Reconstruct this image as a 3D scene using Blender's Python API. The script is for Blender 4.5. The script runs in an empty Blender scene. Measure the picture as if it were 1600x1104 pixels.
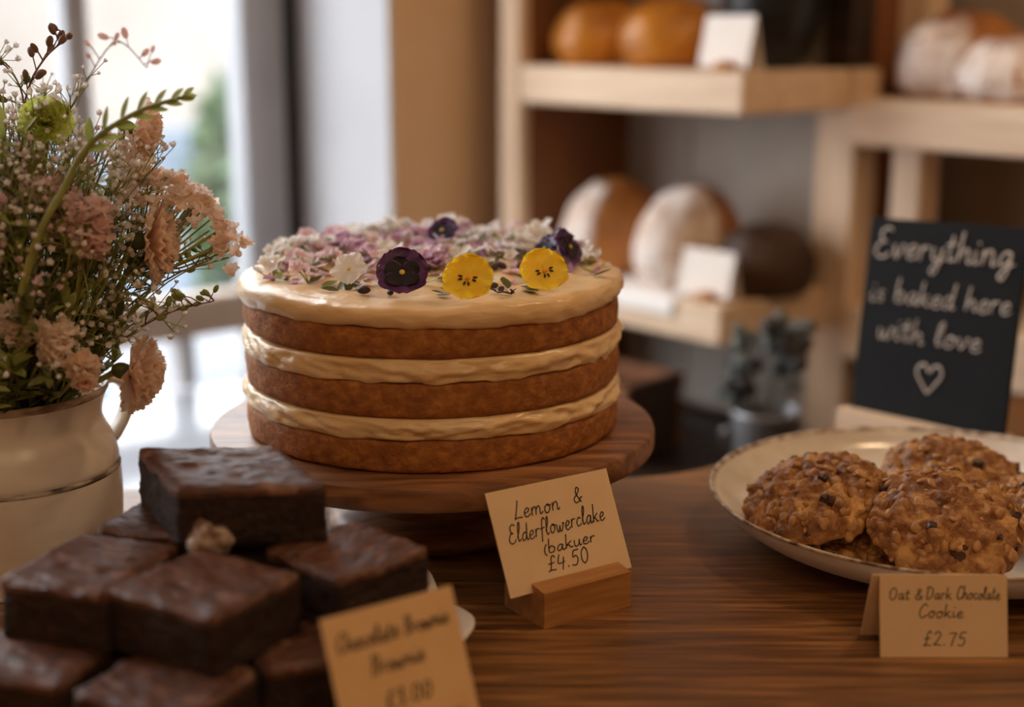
import bpy, math, random
from mathutils import Vector, Matrix, Euler, noise

# ------------------------------------------------------------------ camera, world, light
scene = bpy.context.scene
COL = scene.collection
rnd = random.Random(7)
PI = math.pi

cam_data = bpy.data.cameras.new('camera')
cam_data.lens = 50.0
cam_data.sensor_width = 36.0
cam_data.clip_start = 0.02
cam_data.dof.use_dof = True
cam_data.dof.focus_distance = 0.85
cam_data.dof.aperture_fstop = 2.6
cam = bpy.data.objects.new('camera', cam_data)
COL.objects.link(cam)
cam.location = (0.0, 0.0, 0.333)
cam.rotation_euler = (math.radians(77.0), 0.0, 0.0)
scene.camera = cam

scene.view_settings.view_transform = 'Standard'
scene.view_settings.look = 'None'
scene.view_settings.exposure = 0.0
scene.view_settings.gamma = 1.0
scene.view_settings.use_curve_mapping = False

world = bpy.data.worlds.new('overcast_sky')
scene.world = world
world.use_nodes = True
bg = world.node_tree.nodes['Background']
bg.inputs['Color'].default_value = (0.93, 0.96, 1.0, 1.0)
bg.inputs['Strength'].default_value = 8.5

ROT = math.radians(-50.0)                 # the room is turned 50 degrees to the view
UX, UY = math.cos(ROT), math.sin(ROT)     # along the shelf front
VX, VY = -UY, UX                          # along the window wall
def W(u, v, z=0.0):
    return Vector((u * UX + v * VX, u * UY + v * VY, z))

def lamp(name, kind, loc, energy, color, size=0.1, target=None):
    d = bpy.data.lights.new(name, kind)
    d.energy = energy
    d.color = color
    if kind == 'AREA':
        d.shape = 'DISK'
        d.size = size
    elif kind == 'POINT':
        d.shadow_soft_size = size
    o = bpy.data.objects.new(name, d)
    COL.objects.link(o)
    o.location = loc
    if target is not None:
        o.rotation_euler = (Vector(target) - Vector(loc)).to_track_quat('-Z', 'Y').to_euler()
    return o

sun = lamp('sun', 'SUN', (0, 0, 5), 1.2, (1.0, 0.93, 0.82), target=tuple(Vector((0, 0, 5)) + W(-1, 0.35, -0.75)))
sun.data.angle = 0.05
# daylight of the open sky, just outside the shop window
sky = lamp('window_daylight', 'AREA', W(-1.81, 0.265, 0.50), 1.0, (1.0, 1.0, 1.0), 1.3, target=W(0.0, 0.265, 0.50))
sky.data.shape = 'RECTANGLE'
sky.data.size = 1.64
sky.data.size_y = 1.32
sky.data.cycles.is_portal = True           # guides the light of the sky through the window
# warm lamps of the shop; the last is fill added for bouquet and jug
for (x, y, z, e) in ((0.62, -0.25, 1.15, 8.0), (0.05, -0.75, 1.25, 5.5), (0.62, 0.98, 1.05, 8.5), (-0.75, -0.45, 1.25, 3.6)):
    lamp('pendant_and_fill_light', 'POINT', (x, y, z), e, (1.0, 0.68, 0.38), 0.06)

# ------------------------------------------------------------------ colour and material helpers
def lin(c):
    r = []
    for x in c:
        x = x / 255.0
        r.append(x / 12.92 if x <= 0.04045 else ((x + 0.055) / 1.055) ** 2.4)
    return (r[0], r[1], r[2], 1.0)

def mat(name, c1, c2=None, nscale=20.0, stretch=(1, 1, 1), detail=5.0, lo=0.35, hi=0.65, rough=0.5,
        bump=0.0, bscale=60.0, bstretch=None, bdist=0.002, metallic=0.0, sss=0.0, sss_r=(0.02, 0.012, 0.006),
        coat=0.0, transl=0.0, c3=None, rough2=None, spec=0.5, distortion=0.0, rot=(0, 0, 0)):
    m = bpy.data.materials.new(name)
    m.use_nodes = True
    nt = m.node_tree
    N, L = nt.nodes, nt.links
    b = N['Principled BSDF']
    b.inputs['Roughness'].default_value = rough
    b.inputs['Metallic'].default_value = metallic
    b.inputs['Specular IOR Level'].default_value = spec
    if coat:
        b.inputs['Coat Weight'].default_value = coat
        b.inputs['Coat Roughness'].default_value = 0.15
    if sss:
        b.inputs['Subsurface Weight'].default_value = sss
        b.inputs['Subsurface Radius'].default_value = sss_r
        b.inputs['Subsurface Scale'].default_value = 1.0
    tc = N.new('ShaderNodeTexCoord')
    mp = N.new('ShaderNodeMapping')
    mp.inputs['Scale'].default_value = stretch
    mp.inputs['Rotation'].default_value = rot
    L.new(tc.outputs['Object'], mp.inputs['Vector'])
    col_out = None
    if c2 is not None:
        nz = N.new('ShaderNodeTexNoise')
        nz.inputs['Scale'].default_value = nscale
        nz.inputs['Detail'].default_value = detail
        nz.inputs['Distortion'].default_value = distortion
        L.new(mp.outputs['Vector'], nz.inputs['Vector'])
        cr = N.new('ShaderNodeValToRGB')
        e = cr.color_ramp.elements
        e[0].position = lo
        e[0].color = lin(c1)
        e[1].position = hi
        e[1].color = lin(c2)
        if c3 is not None:
            k = e.new((lo + hi) / 2)
            k.color = lin(c3)
        L.new(nz.outputs['Fac'], cr.inputs['Fac'])
        L.new(cr.outputs['Color'], b.inputs['Base Color'])
        col_out = cr.outputs['Color']
        if rough2 is not None:
            mr = N.new('ShaderNodeMapRange')
            mr.inputs['From Min'].default_value = lo
            mr.inputs['From Max'].default_value = hi
            mr.inputs['To Min'].default_value = rough
            mr.inputs['To Max'].default_value = rough2
            L.new(nz.outputs['Fac'], mr.inputs['Value'])
            L.new(mr.outputs['Result'], b.inputs['Roughness'])
    else:
        b.inputs['Base Color'].default_value = lin(c1)
    if bump:
        mp2 = N.new('ShaderNodeMapping')
        mp2.inputs['Scale'].default_value = bstretch or stretch
        mp2.inputs['Rotation'].default_value = rot
        L.new(tc.outputs['Object'], mp2.inputs['Vector'])
        n2 = N.new('ShaderNodeTexNoise')
        n2.inputs['Scale'].default_value = bscale
        n2.inputs['Detail'].default_value = 6.0
        L.new(mp2.outputs['Vector'], n2.inputs['Vector'])
        bp = N.new('ShaderNodeBump')
        bp.inputs['Strength'].default_value = bump
        bp.inputs['Distance'].default_value = bdist
        L.new(n2.outputs['Fac'], bp.inputs['Height'])
        L.new(bp.outputs['Normal'], b.inputs['Normal'])
    if transl:
        tr = N.new('ShaderNodeBsdfTranslucent')
        if col_out is not None:
            L.new(col_out, tr.inputs['Color'])
        else:
            tr.inputs['Color'].default_value = lin(c1)
        mx = N.new('ShaderNodeMixShader')
        mx.inputs['Fac'].default_value = transl
        L.new(b.outputs['BSDF'], mx.inputs[1])
        L.new(tr.outputs['BSDF'], mx.inputs[2])
        L.new(mx.outputs['Shader'], N['Material Output'].inputs['Surface'])
    return m

M = {}
M['table'] = mat('table_wood', (74, 45, 22), (172, 120, 66), 8, (1.4, 20, 6), 9, .28, .74, .36, .35, 22, (1.5, 40, 10), .001, c3=(122, 80, 42), rough2=.48, distortion=.6)
M['stand'] = mat('acacia_wood', (92, 58, 34), (172, 120, 78), 9, (1.5, 11, 11), 7, .3, .7, .42, .25, 30, (1.5, 30, 30), .0006, c3=(134, 88, 54), distortion=.5, rot=(0, 0, -.3))
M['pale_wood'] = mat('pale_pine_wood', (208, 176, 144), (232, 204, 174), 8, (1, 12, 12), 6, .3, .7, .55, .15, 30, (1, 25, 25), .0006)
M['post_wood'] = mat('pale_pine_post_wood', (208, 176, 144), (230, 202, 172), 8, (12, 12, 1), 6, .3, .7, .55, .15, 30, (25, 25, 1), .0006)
M['beech'] = mat('beech_block_wood', (158, 104, 54), (196, 140, 82), 12, (1.5, 14, 14), 6, .3, .7, .5, .15, 60, (2, 20, 20), .0004)
M['dark_wood'] = mat('dark_stained_wood', (30, 18, 11), (52, 33, 21), 8, (1, 10, 10), 6, .3, .7, .5)
M['cabinet'] = mat('cabinet_stain', (26, 17, 12), (42, 28, 20), 6, (1, 10, 10), 6, .3, .7, .45)
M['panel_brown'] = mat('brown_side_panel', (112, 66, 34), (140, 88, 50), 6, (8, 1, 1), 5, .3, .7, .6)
M['back_panel'] = mat('grey_back_board', (150, 138, 128), (166, 154, 144), 5, (1, 1, 1), 4, .3, .7, .7)
M['wall'] = mat('tan_plaster', (222, 188, 150), (228, 196, 158), 6, (1, 1, 1), 4, .3, .7, .85, .1, 40)
M['wall_white'] = mat('white_plaster', (186, 186, 190), (194, 194, 197), 6, (1, 1, 1), 4, .3, .7, .8)
M['floor'] = mat('dark_floor_boards', (58, 42, 32), (84, 62, 46), 5, (1, 12, 1), 5, .3, .7, .5)
M['frame'] = mat('grey_painted_frame', (158, 160, 166), (172, 172, 176), 10, (1, 1, 1), 3, .3, .7, .45)
M['frame_beige'] = mat('beige_painted_rail', (160, 138, 118), (172, 150, 130), 10, (1, 1, 1), 3, .3, .7, .5)
M['seal'] = mat('dark_rubber_seal', (34, 36, 40), rough=.6)
M['sill'] = mat('white_gloss_sill', (152, 156, 165), (162, 166, 174), 8, (1, 1, 1), 3, .3, .7, .14, spec=.4)
M['sponge'] = mat('sponge_crumb', (122, 68, 26), (198, 132, 62), 150, (1, 1, 1.3), 9, .2, .8, .75, .8, 420, (1, 1, 1), .0012, c3=(160, 98, 42))
M['cream'] = mat('cream_frosting', (230, 192, 140), (240, 208, 160), 30, (1, 1, 1), 4, .3, .7, .30, .5, 55, (1, 1, 2.2), .0030, sss=.25, sss_r=(.006, .004, .002))
M['crumb'] = mat('brownie_crumb', (24, 12, 8), (54, 29, 18), 190, (1, 1, 1), 7, .3, .7, .75, 1.0, 260, None, .002)
M['crust'] = mat('brownie_crust', (72, 43, 30), (176, 134, 110), 60, (1, 2.4, 1), 9, .36, .80, .42, 1.0, 110, (1, 2.5, 1), .0024, c3=(104, 65, 46), rough2=.6, distortion=1.2)
M['chunk'] = mat('dusty_chocolate_chunk', (120, 92, 76), (206, 186, 172), 140, (1, 1, 1), 5, .4, .62, .6, .8, 200)
M['card'] = mat('buff_card', (228, 194, 152), (234, 202, 160), 40, (1, 1, 1), 4, .3, .7, .85)
M['card_kraft'] = mat('kraft_card', (220, 178, 128), (226, 186, 136), 40, (1, 1, 1), 4, .3, .7, .85)
M['card_white'] = mat('white_card', (232, 222, 214), (238, 229, 221), 30, (1, 1, 1), 4, .3, .7, .8)
M['ink'] = mat('black_ink', (24, 20, 18), rough=.5)
M['ink_soft'] = mat('brown_black_ink', (58, 44, 34), rough=.6)
M['chalk'] = mat('white_chalk', (226, 216, 206), (190, 178, 168), 300, (1, 1, 1), 3, .35, .65, .95)
M['slate'] = mat('chalkboard_black', (15, 16, 18), (20, 21, 23), 30, (1, 1, 1), 5, .3, .7, .75, spec=.25)
M['jug'] = mat('cream_glaze', (214, 202, 188), (226, 216, 204), 25, (1, 1, 3), 5, .3, .7, .3, .12, 30, (1, 1, 3), .0015)
M['jug_band'] = mat('worn_groove_glaze', (62, 48, 38), (176, 160, 142), 60, (1, 1, 5), 6, .42, .6, .4)
M['jug_rim'] = mat('brown_rim_glaze', (120, 92, 66), (196, 176, 152), 60, (1, 1, 3), 5, .35, .65, .35)
M['bowl'] = mat('speckled_bowl_glaze', (216, 202, 186), (234, 224, 212), 50, (1, 1, 1), 6, .25, .6, .16, .05, 40, None, .001)
M['bowl_out'] = mat('chalky_bowl_glaze', (226, 225, 230), (240, 238, 240), 40, (1, 1, 5), 6, .3, .7, .45, .25, 60, (1, 1, 5), .001)
M['bowl_rim'] = mat('bare_bowl_rim', (112, 82, 58), (216, 200, 184), 130, (1, 1, 1), 6, .36, .6, .35)
M['plate'] = mat('white_glaze', (222, 214, 206), (228, 220, 212), 10, (1, 1, 1), 3, .3, .7, .12)
M['cookie'] = mat('cookie_crumb', (92, 52, 22), (222, 170, 104), 70, (1, 1, 1), 9, .28, .7, .5, 1.0, 190, None, .004, c3=(152, 98, 48))
M['oat'] = mat('toasted_oat', (142, 92, 44), (196, 146, 88), 120, (1, 1, 1), 4, .3, .7, .5)
M['choc'] = mat('dark_chocolate', (52, 28, 18), (84, 50, 34), 120, (1, 1, 1), 4, .3, .7, .4)
M['bread'] = mat('bread_crust', (128, 72, 26), (196, 130, 62), 14, (1, 1, 1), 6, .3, .7, .55, .4, 60, None, .003)
M['bread_gold'] = mat('golden_bread_crust', (128, 66, 14), (206, 132, 30), 16, (1, 1, 1), 6, .3, .7, .4, .4, 60, None, .003)
M['bread_dark'] = mat('rye_crust', (44, 26, 14), (74, 46, 26), 14, (1, 1, 1), 6, .3, .7, .6, .4, 60, None, .003)
M['flour'] = mat('flour_dust', (206, 176, 154), (240, 228, 220), 30, (1, 1, 1), 6, .3, .6, .9, .3, 90, None, .002)
def _dust(m):
    nt = m.node_tree
    N, L = nt.nodes, nt.links
    at = N.new('ShaderNodeAttribute'); at.attribute_name = 'dust'
    tc = N.new('ShaderNodeTexCoord')
    nz = N.new('ShaderNodeTexNoise'); nz.inputs['Scale'].default_value = 45; nz.inputs['Detail'].default_value = 6
    L.new(tc.outputs['Object'], nz.inputs['Vector'])
    ad = N.new('ShaderNodeMath'); ad.operation = 'ADD'
    L.new(at.outputs['Fac'], ad.inputs[0]); L.new(nz.outputs['Fac'], ad.inputs[1])
    mr = N.new('ShaderNodeMapRange'); mr.inputs['From Min'].default_value = .82; mr.inputs['From Max'].default_value = 1.4
    L.new(ad.outputs[0], mr.inputs['Value'])
    tr = N.new('ShaderNodeBsdfTransparent')
    mx = N.new('ShaderNodeMixShader')
    L.new(mr.outputs['Result'], mx.inputs['Fac'])
    L.new(tr.outputs[0], mx.inputs[1]); L.new(N['Principled BSDF'].outputs[0], mx.inputs[2])
    L.new(mx.outputs[0], N['Material Output'].inputs['Surface'])
_dust(M['flour'])
M['paper'] = mat('parchment', (232, 226, 222), (240, 234, 230), 20, (1, 1, 1), 4, .3, .7, .7)
M['black_glaze'] = mat('black_stoneware', (12, 11, 11), (20, 18, 18), 10, (1, 1, 1), 4, .3, .7, .4)
M['zinc'] = mat('dull_zinc', (120, 118, 120), (160, 158, 160), 20, (1, 1, 1), 5, .3, .7, .42, metallic=.6)
M['grey_leaf'] = mat('grey_leaf', (70, 78, 72), (112, 118, 112), 40, (1, 1, 1), 3, .3, .7, .7)
M['dark_berry'] = mat('dark_seed_head', (34, 32, 34), (60, 56, 56), 40, (1, 1, 1), 3, .3, .7, .6)
M['stem'] = mat('green_stem', (116, 122, 56), (160, 162, 86), 40, (1, 1, 1), 3, .3, .7, .55)
M['stem_dark'] = mat('dark_green_stem', (74, 78, 38), (110, 112, 56), 40, (1, 1, 1), 3, .3, .7, .55)
M['twig'] = mat('reddish_twig', (104, 74, 58), (132, 96, 74), 60, (1, 1, 1), 3, .3, .7, .6)
M['leaf'] = mat('green_leaf', (132, 144, 62), (182, 188, 104), 80, (1, 1, 1), 3, .3, .7, .5, transl=.35)
M['leaf_dark'] = mat('dark_leaf', (78, 82, 40), (124, 126, 70), 80, (1, 1, 1), 3, .3, .7, .5, transl=.2)
M['lime'] = mat('lime_petal', (206, 216, 104), (228, 232, 150), 80, (1, 1, 1), 3, .3, .7, .5, transl=.55)
M['peach'] = mat('peach_petal', (247, 222, 202), (254, 240, 226), 90, (1, 1, 1), 4, .3, .7, .6, transl=.62)
M['rose'] = mat('dusty_rose_petal', (234, 198, 192), (246, 224, 218), 90, (1, 1, 1), 4, .3, .7, .6, transl=.62)
M['blush'] = mat('blush_petal', (248, 232, 220), (254, 244, 236), 90, (1, 1, 1), 4, .3, .7, .6, transl=.62)
M['white_petal'] = mat('white_petal', (240, 234, 228), (250, 246, 242), 90, (1, 1, 1), 3, .3, .7, .6, transl=.35)
M['pink_petal'] = mat('pale_pink_petal', (232, 196, 204), (246, 224, 226), 90, (1, 1, 1), 3, .3, .7, .6, transl=.35)
M['lilac'] = mat('lilac_petal', (190, 142, 178), (222, 184, 208), 90, (1, 1, 1), 3, .3, .7, .6, transl=.3)
M['bud'] = mat('dark_purple_bud', (52, 34, 48), (84, 56, 66), 200, (1, 1, 1), 3, .3, .7, .6)
M['pollen'] = mat('yellow_pollen', (224, 190, 84), rough=.7)
M['yellow'] = mat('yellow_pansy_petal', (252, 212, 26), (255, 232, 80), 120, (1, 1, 1), 3, .3, .7, .55, transl=.3)
M['orange'] = mat('orange_pansy_eye', (238, 158, 20), rough=.6)
M['purple'] = mat('purple_pansy_petal', (66, 28, 80), (108, 54, 118), 130, (1, 1, 1), 3, .3, .7, .42, transl=.15)
M['purple_dark'] = mat('dark_purple_blotch', (22, 10, 26), rough=.7)
M['nectar'] = mat('dark_nectar_mark', (46, 24, 14), rough=.7)
M['facade'] = mat('pale_render', (112, 104, 98), (138, 130, 123), 1.0, (1, 1, 1), 4, .3, .7, .9)
M['pavement'] = mat('pale_paving', (106, 108, 114), (124, 125, 130), 2, (1, 1, 1), 4, .3, .7, .8)
M['blue_grey'] = mat('blue_grey_paint', (84, 96, 108), (96, 106, 118), 6, (1, 1, 1), 3, .3, .7, .6)
M['shrub'] = mat('shrub_leaf', (70, 92, 66), (104, 122, 92), 20, (1, 1, 1), 3, .3, .7, .6, transl=.2)

gl = bpy.data.materials.new('window_glass')
gl.use_nodes = True
_n, _l = gl.node_tree.nodes, gl.node_tree.links
_n.remove(_n['Principled BSDF'])
_t = _n.new('ShaderNodeBsdfTransparent')
_t.inputs['Color'].default_value = (.96, .97, .97, 1)
_g = _n.new('ShaderNodeBsdfGlossy')
_g.inputs['Roughness'].default_value = .02
_m = _n.new('ShaderNodeMixShader')
_m.inputs['Fac'].default_value = .05
_l.new(_t.outputs[0], _m.inputs[1])
_l.new(_g.outputs[0], _m.inputs[2])
_l.new(_m.outputs[0], _n['Material Output'].inputs['Surface'])
M['glass'] = gl

# ------------------------------------------------------------------ mesh helpers
class MB:
    """Collects shapes and links them as ONE mesh object."""
    def __init__(self):
        self.v, self.f = [], []

    def add(self, verts, faces, mtx=None):
        n = len(self.v)
        for p in verts:
            p = Vector(p)
            self.v.append(mtx @ p if mtx is not None else p)
        for q in faces:
            self.f.append([i + n for i in q])
        return self

    def box(self, x0, x1, y0, y1, z0, z1, mtx=None, bev=0.0):
        if bev <= 0:
            vs = [(x, y, z) for z in (z0, z1) for y in (y0, y1) for x in (x0, x1)]
            fs = [(0, 2, 3, 1), (4, 5, 7, 6), (0, 1, 5, 4), (2, 6, 7, 3), (0, 4, 6, 2), (1, 3, 7, 5)]
            return self.add(vs, fs, mtx)
        b = bev
        ring = lambda x0, x1, y0, y1, z: [(x0 + b, y0, z), (x1 - b, y0, z), (x1, y0 + b, z), (x1, y1 - b, z), (x1 - b, y1, z), (x0 + b, y1, z), (x0, y1 - b, z), (x0, y0 + b, z)]
        vs = ring(x0 + b, x1 - b, y0 + b, y1 - b, z0) + ring(x0, x1, y0, y1, z0 + b) + ring(x0, x1, y0, y1, z1 - b) + ring(x0 + b, x1 - b, y0 + b, y1 - b, z1)
        fs = [tuple(range(7, -1, -1)), tuple(range(24, 32))]
        for k in range(3):
            for i in range(8):
                j = (i + 1) % 8
                fs.append((k * 8 + i, k * 8 + j, k * 8 + 8 + j, k * 8 + 8 + i))
        return self.add(vs, fs, mtx)

    def grid(self, rows, close_u=False, close_v=False, mtx=None):
        """rows: list of equally long lists of points"""
        nr, nc = len(rows), len(rows[0])
        vs = [p for r in rows for p in r]
        fs = []
        for i in range(nr if close_v else nr - 1):
            for j in range(nc if close_u else nc - 1):
                a = i * nc + j
                b = i * nc + (j + 1) % nc
                c = ((i + 1) % nr) * nc + (j + 1) % nc
                d = ((i + 1) % nr) * nc + j
                fs.append((a, b, c, d))
        return self.add(vs, fs, mtx)

    def lathe(self, prof, n=64, wob=None, mtx=None):
        rows = []
        for k, (r, z) in enumerate(prof):
            row = []
            for i in range(n):
                a = 2 * PI * i / n
                rr, zz = (r, z) if wob is None else wob(a, k, r, z)
                row.append((rr * math.cos(a), rr * math.sin(a), zz))
            rows.append(row)
        return self.grid(rows, close_u=True, mtx=mtx)

    def tube(self, path, r, n=6, mtx=None):
        pts = [Vector(p) for p in path]
        rs = r if isinstance(r, (list, tuple)) else [r] * len(pts)
        rows = []
        ref = Vector((0.31, 0.17, 0.93))
        for i, p in enumerate(pts):
            t = (pts[min(i + 1, len(pts) - 1)] - pts[max(i - 1, 0)])
            t = t.normalized() if t.length > 1e-9 else Vector((0, 0, 1))
            a = t.cross(ref)
            if a.length < 1e-3:
                a = t.cross(Vector((1, 0, 0)))
            a.normalize()
            b = t.cross(a)
            rows.append([p + (a * math.cos(2 * PI * k / n) + b * math.sin(2 * PI * k / n)) * rs[i] for k in range(n)])
        self.grid(rows, close_u=True, mtx=mtx)
        base = len(self.v) - len(rows) * n
        self.f.append([base + k for k in range(n)][::-1])
        self.f.append([base + (len(rows) - 1) * n + k for k in range(n)])
        return self

    def ball(self, c, r, n=8, m=6, sc=(1, 1, 1), mtx=None):
        rows = []
        for i in range(m + 1):
            t = PI * i / m
            s = max(math.sin(t), 0.02)
            rows.append([(c[0] + r * sc[0] * s * math.cos(2 * PI * k / n), c[1] + r * sc[1] * s * math.sin(2 * PI * k / n), c[2] - r * sc[2] * math.cos(t)) for k in range(n)])
        return self.grid(rows, close_u=True, mtx=mtx)

    def build(self, name, material, parent=None, smooth=True, autosmooth=None):
        me = bpy.data.meshes.new(name)
        me.from_pydata([tuple(p) for p in self.v], [], self.f)
        me.validate()
        me.materials.append(material)
        if smooth:
            for p in me.polygons:
                p.use_smooth = True
            if autosmooth is not None:
                me.set_sharp_from_angle(angle=math.radians(autosmooth))
        me.update()
        o = bpy.data.objects.new(name, me)
        COL.objects.link(o)
        if parent is not None:
            o.parent = parent
        return o

def tag(o, label=None, cat=None, group=None, kind=None):
    if label: o['label'] = label
    if cat: o['category'] = cat
    if group: o['group'] = group
    if kind: o['kind'] = kind
    return o

def thing(name, label, cat, loc=(0, 0, 0), rot=(0, 0, 0), group=None):
    o = bpy.data.objects.new(name, None)
    o.empty_display_size = .02
    COL.objects.link(o)
    o.location = loc
    o.rotation_euler = rot
    return tag(o, label, cat, group)

def children_of(o):
    return list(o.children)

def copy_tree(o, parent=None):
    c = o.copy()
    COL.objects.link(c)
    c.parent = parent
    for ch in children_of(o):
        copy_tree(ch, c)
    return c

def struct(o):
    o['kind'] = 'structure'
    return o

def catmull(pts, k=5):
    pts = [Vector(p) for p in pts]
    if len(pts) < 3:
        return pts
    out = []
    for i in range(len(pts) - 1):
        p0 = pts[max(i - 1, 0)]
        p1, p2 = pts[i], pts[i + 1]
        p3 = pts[min(i + 2, len(pts) - 1)]
        for s in range(k):
            t = s / k
            out.append(0.5 * ((2 * p1) + (p2 - p0) * t + (2 * p0 - 5 * p1 + 4 * p2 - p3) * t * t + (3 * p1 - p0 - 3 * p2 + p3) * t ** 3))
    out.append(pts[-1])
    return out

def fbm(p, s, oct=4):
    return noise.fractal(Vector(p) * s, 1.0, 2.0, oct)

# ------------------------------------------------------------------ handwriting
GL = {
 'a': (.52, [[(.42, .40), (.24, .46), (.06, .24), (.14, .01), (.32, .12), (.42, .42)], [(.42, .42), (.39, .12), (.46, .0), (.56, .10)]]),
 'b': (.50, [[(.10, .98), (.06, .5), (.06, .04)], [(.06, .24), (.22, .45), (.42, .30), (.34, .03), (.08, .04)]]),
 'c': (.44, [[(.40, .38), (.24, .46), (.06, .24), (.14, .01), (.34, .03), (.46, .12)]]),
 'd': (.54, [[(.42, .38), (.24, .46), (.06, .22), (.15, .0), (.34, .12), (.44, .5), (.47, .98)], [(.46, .9), (.42, .2), (.48, .0), (.58, .08)]]),
 'e': (.44, [[(.06, .20), (.30, .26), (.36, .40), (.22, .47), (.06, .26), (.12, .02), (.30, .0), (.46, .12)]]),
 'f': (.36, [[(.40, .88), (.28, 1.0), (.16, .8), (.12, .2), (.08, -.34)], [(-.02, .40), (.34, .44)]]),
 'g': (.52, [[(.42, .40), (.24, .46), (.06, .24), (.14, .03), (.34, .14), (.43, .44)], [(.43, .44), (.40, -.1), (.26, -.42), (.10, -.30), (.30, -.06), (.60, .10)]]),
 'h': (.52, [[(.10, 1.0), (.07, .5), (.05, .0)], [(.06, .16), (.24, .45), (.38, .36), (.38, .08), (.46, .0), (.54, .08)]]),
 'i': (.24, [[(.08, .44), (.06, .12), (.12, .0), (.24, .10)], [(.12, .66), (.14, .74)]]),
 'k': (.50, [[(.10, 1.0), (.07, .5), (.05, .0)], [(.40, .46), (.10, .22), (.24, .2), (.36, .02), (.50, .05)]]),
 'l': (.28, [[(.02, .2), (.22, .7), (.20, 1.0), (.09, .8), (.08, .14), (.16, .0), (.28, .10)]]),
 'm': (.80, [[(.06, .46), (.06, .0)], [(.06, .22), (.22, .46), (.33, .34), (.32, .0)], [(.32, .22), (.48, .46), (.60, .34), (.60, .06), (.68, .0), (.80, .1)]]),
 'n': (.52, [[(.06, .46), (.06, .0)], [(.06, .2), (.24, .46), (.38, .36), (.38, .06), (.46, .0), (.54, .1)]]),
 'o': (.48, [[(.26, .46), (.08, .32), (.10, .04), (.28, .0), (.42, .22), (.34, .43), (.22, .45), (.32, .38), (.5, .4)]]),
 'r': (.38, [[(.07, .46), (.06, .0)], [(.06, .22), (.18, .44), (.36, .42)]]),
 's': (.38, [[(.34, .42), (.2, .47), (.1, .34), (.28, .18), (.26, .02), (.06, .04)]]),
 't': (.34, [[(.16, .84), (.12, .2), (.18, .0), (.34, .10)], [(-.02, .54), (.32, .58)]]),
 'u': (.52, [[(.06, .46), (.06, .14), (.16, .0), (.34, .14), (.40, .46)], [(.40, .46), (.40, .1), (.46, .0), (.54, .1)]]),
 'v': (.46, [[(.04, .44), (.10, .2), (.18, .0), (.32, .24), (.36, .44), (.48, .40)]]),
 'w': (.66, [[(.04, .44), (.08, .06), (.2, .02), (.3, .36)], [(.3, .36), (.32, .04), (.44, .02), (.56, .3), (.54, .46), (.68, .42)]]),
 'y': (.50, [[(.06, .46), (.08, .14), (.2, .04), (.36, .2), (.42, .46)], [(.42, .46), (.38, -.06), (.24, -.42), (.08, -.34), (.26, -.08), (.54, .10)]]),
 'L': (.58, [[(.30, 1.0), (.20, .5), (.06, .0)], [(.06, .0), (.24, .08), (.56, .04)]]),
 'E': (.60, [[(.52, .90), (.34, 1.0), (.14, .84), (.20, .58), (.36, .52), (.14, .48), (.02, .2), (.16, .0), (.40, .02), (.56, .16)]]),
 'O': (.66, [[(.36, 1.0), (.12, .8), (.06, .3), (.24, .0), (.48, .14), (.58, .6), (.46, .94), (.30, .98)]]),
 'D': (.66, [[(.14, .96), (.10, .5), (.08, .0)], [(.0, .9), (.3, 1.0), (.56, .74), (.52, .3), (.30, .04), (.04, .02)]]),
 'C': (.58, [[(.54, .84), (.40, 1.0), (.16, .76), (.06, .34), (.20, .0), (.42, .06), (.58, .22)]]),
 'B': (.60, [[(.14, .96), (.10, .5), (.06, .0)], [(.02, .88), (.28, 1.0), (.46, .82), (.34, .58), (.14, .52), (.40, .48), (.50, .22), (.32, .0), (.02, .04)]]),
 '&': (.56, [[(.50, .0), (.34, .3), (.20, .64), (.26, .96), (.40, .84), (.30, .58), (.08, .3), (.14, .04), (.34, .06), (.50, .34)], [(.44, .28), (.58, .32)]]),
 '+': (.50, [[(.30, .74), (.24, .08)], [(.06, .40), (.46, .46)], [(.12, .16), (.24, .2), (.44, .08)]]),
 '£': (.56, [[(.50, .84), (.38, 1.0), (.26, .84), (.24, .4), (.16, .06), (.04, .0)], [(.04, .0), (.24, .06), (.52, .02)], [(.06, .48), (.44, .52)]]),
 '0': (.56, [[(.28, .96), (.10, .7), (.10, .24), (.28, .0), (.46, .24), (.46, .72), (.28, .96)]]),
 '2': (.56, [[(.08, .74), (.24, .94), (.44, .76), (.32, .40), (.06, .02)], [(.06, .02), (.28, .06), (.52, .0)]]),
 '3': (.52, [[(.10, .84), (.28, .96), (.42, .78), (.22, .54), (.44, .36), (.36, .04), (.08, .08)]]),
 '4': (.56, [[(.16, .96), (.06, .44), (.22, .38), (.5, .44)], [(.44, .74), (.38, .3), (.34, -.06)]]),
 '5': (.54, [[(.50, .94), (.18, .92)], [(.18, .92), (.12, .54), (.34, .58), (.44, .32), (.30, .02), (.04, .08)]]),
 '7': (.54, [[(.06, .88), (.26, .92), (.50, .92)], [(.50, .92), (.34, .5), (.24, .0)]]),
 '.': (.24, [[(.06, .03), (.12, .07)], [(.06, .07), (.12, .03)], [(.09, .01), (.09, .09)]]),
 '(': (.24, [[(.20, .7), (.08, .4), (.08, .1), (.2, -.1)]]),
 ' ': (.36, []),
}

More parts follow.
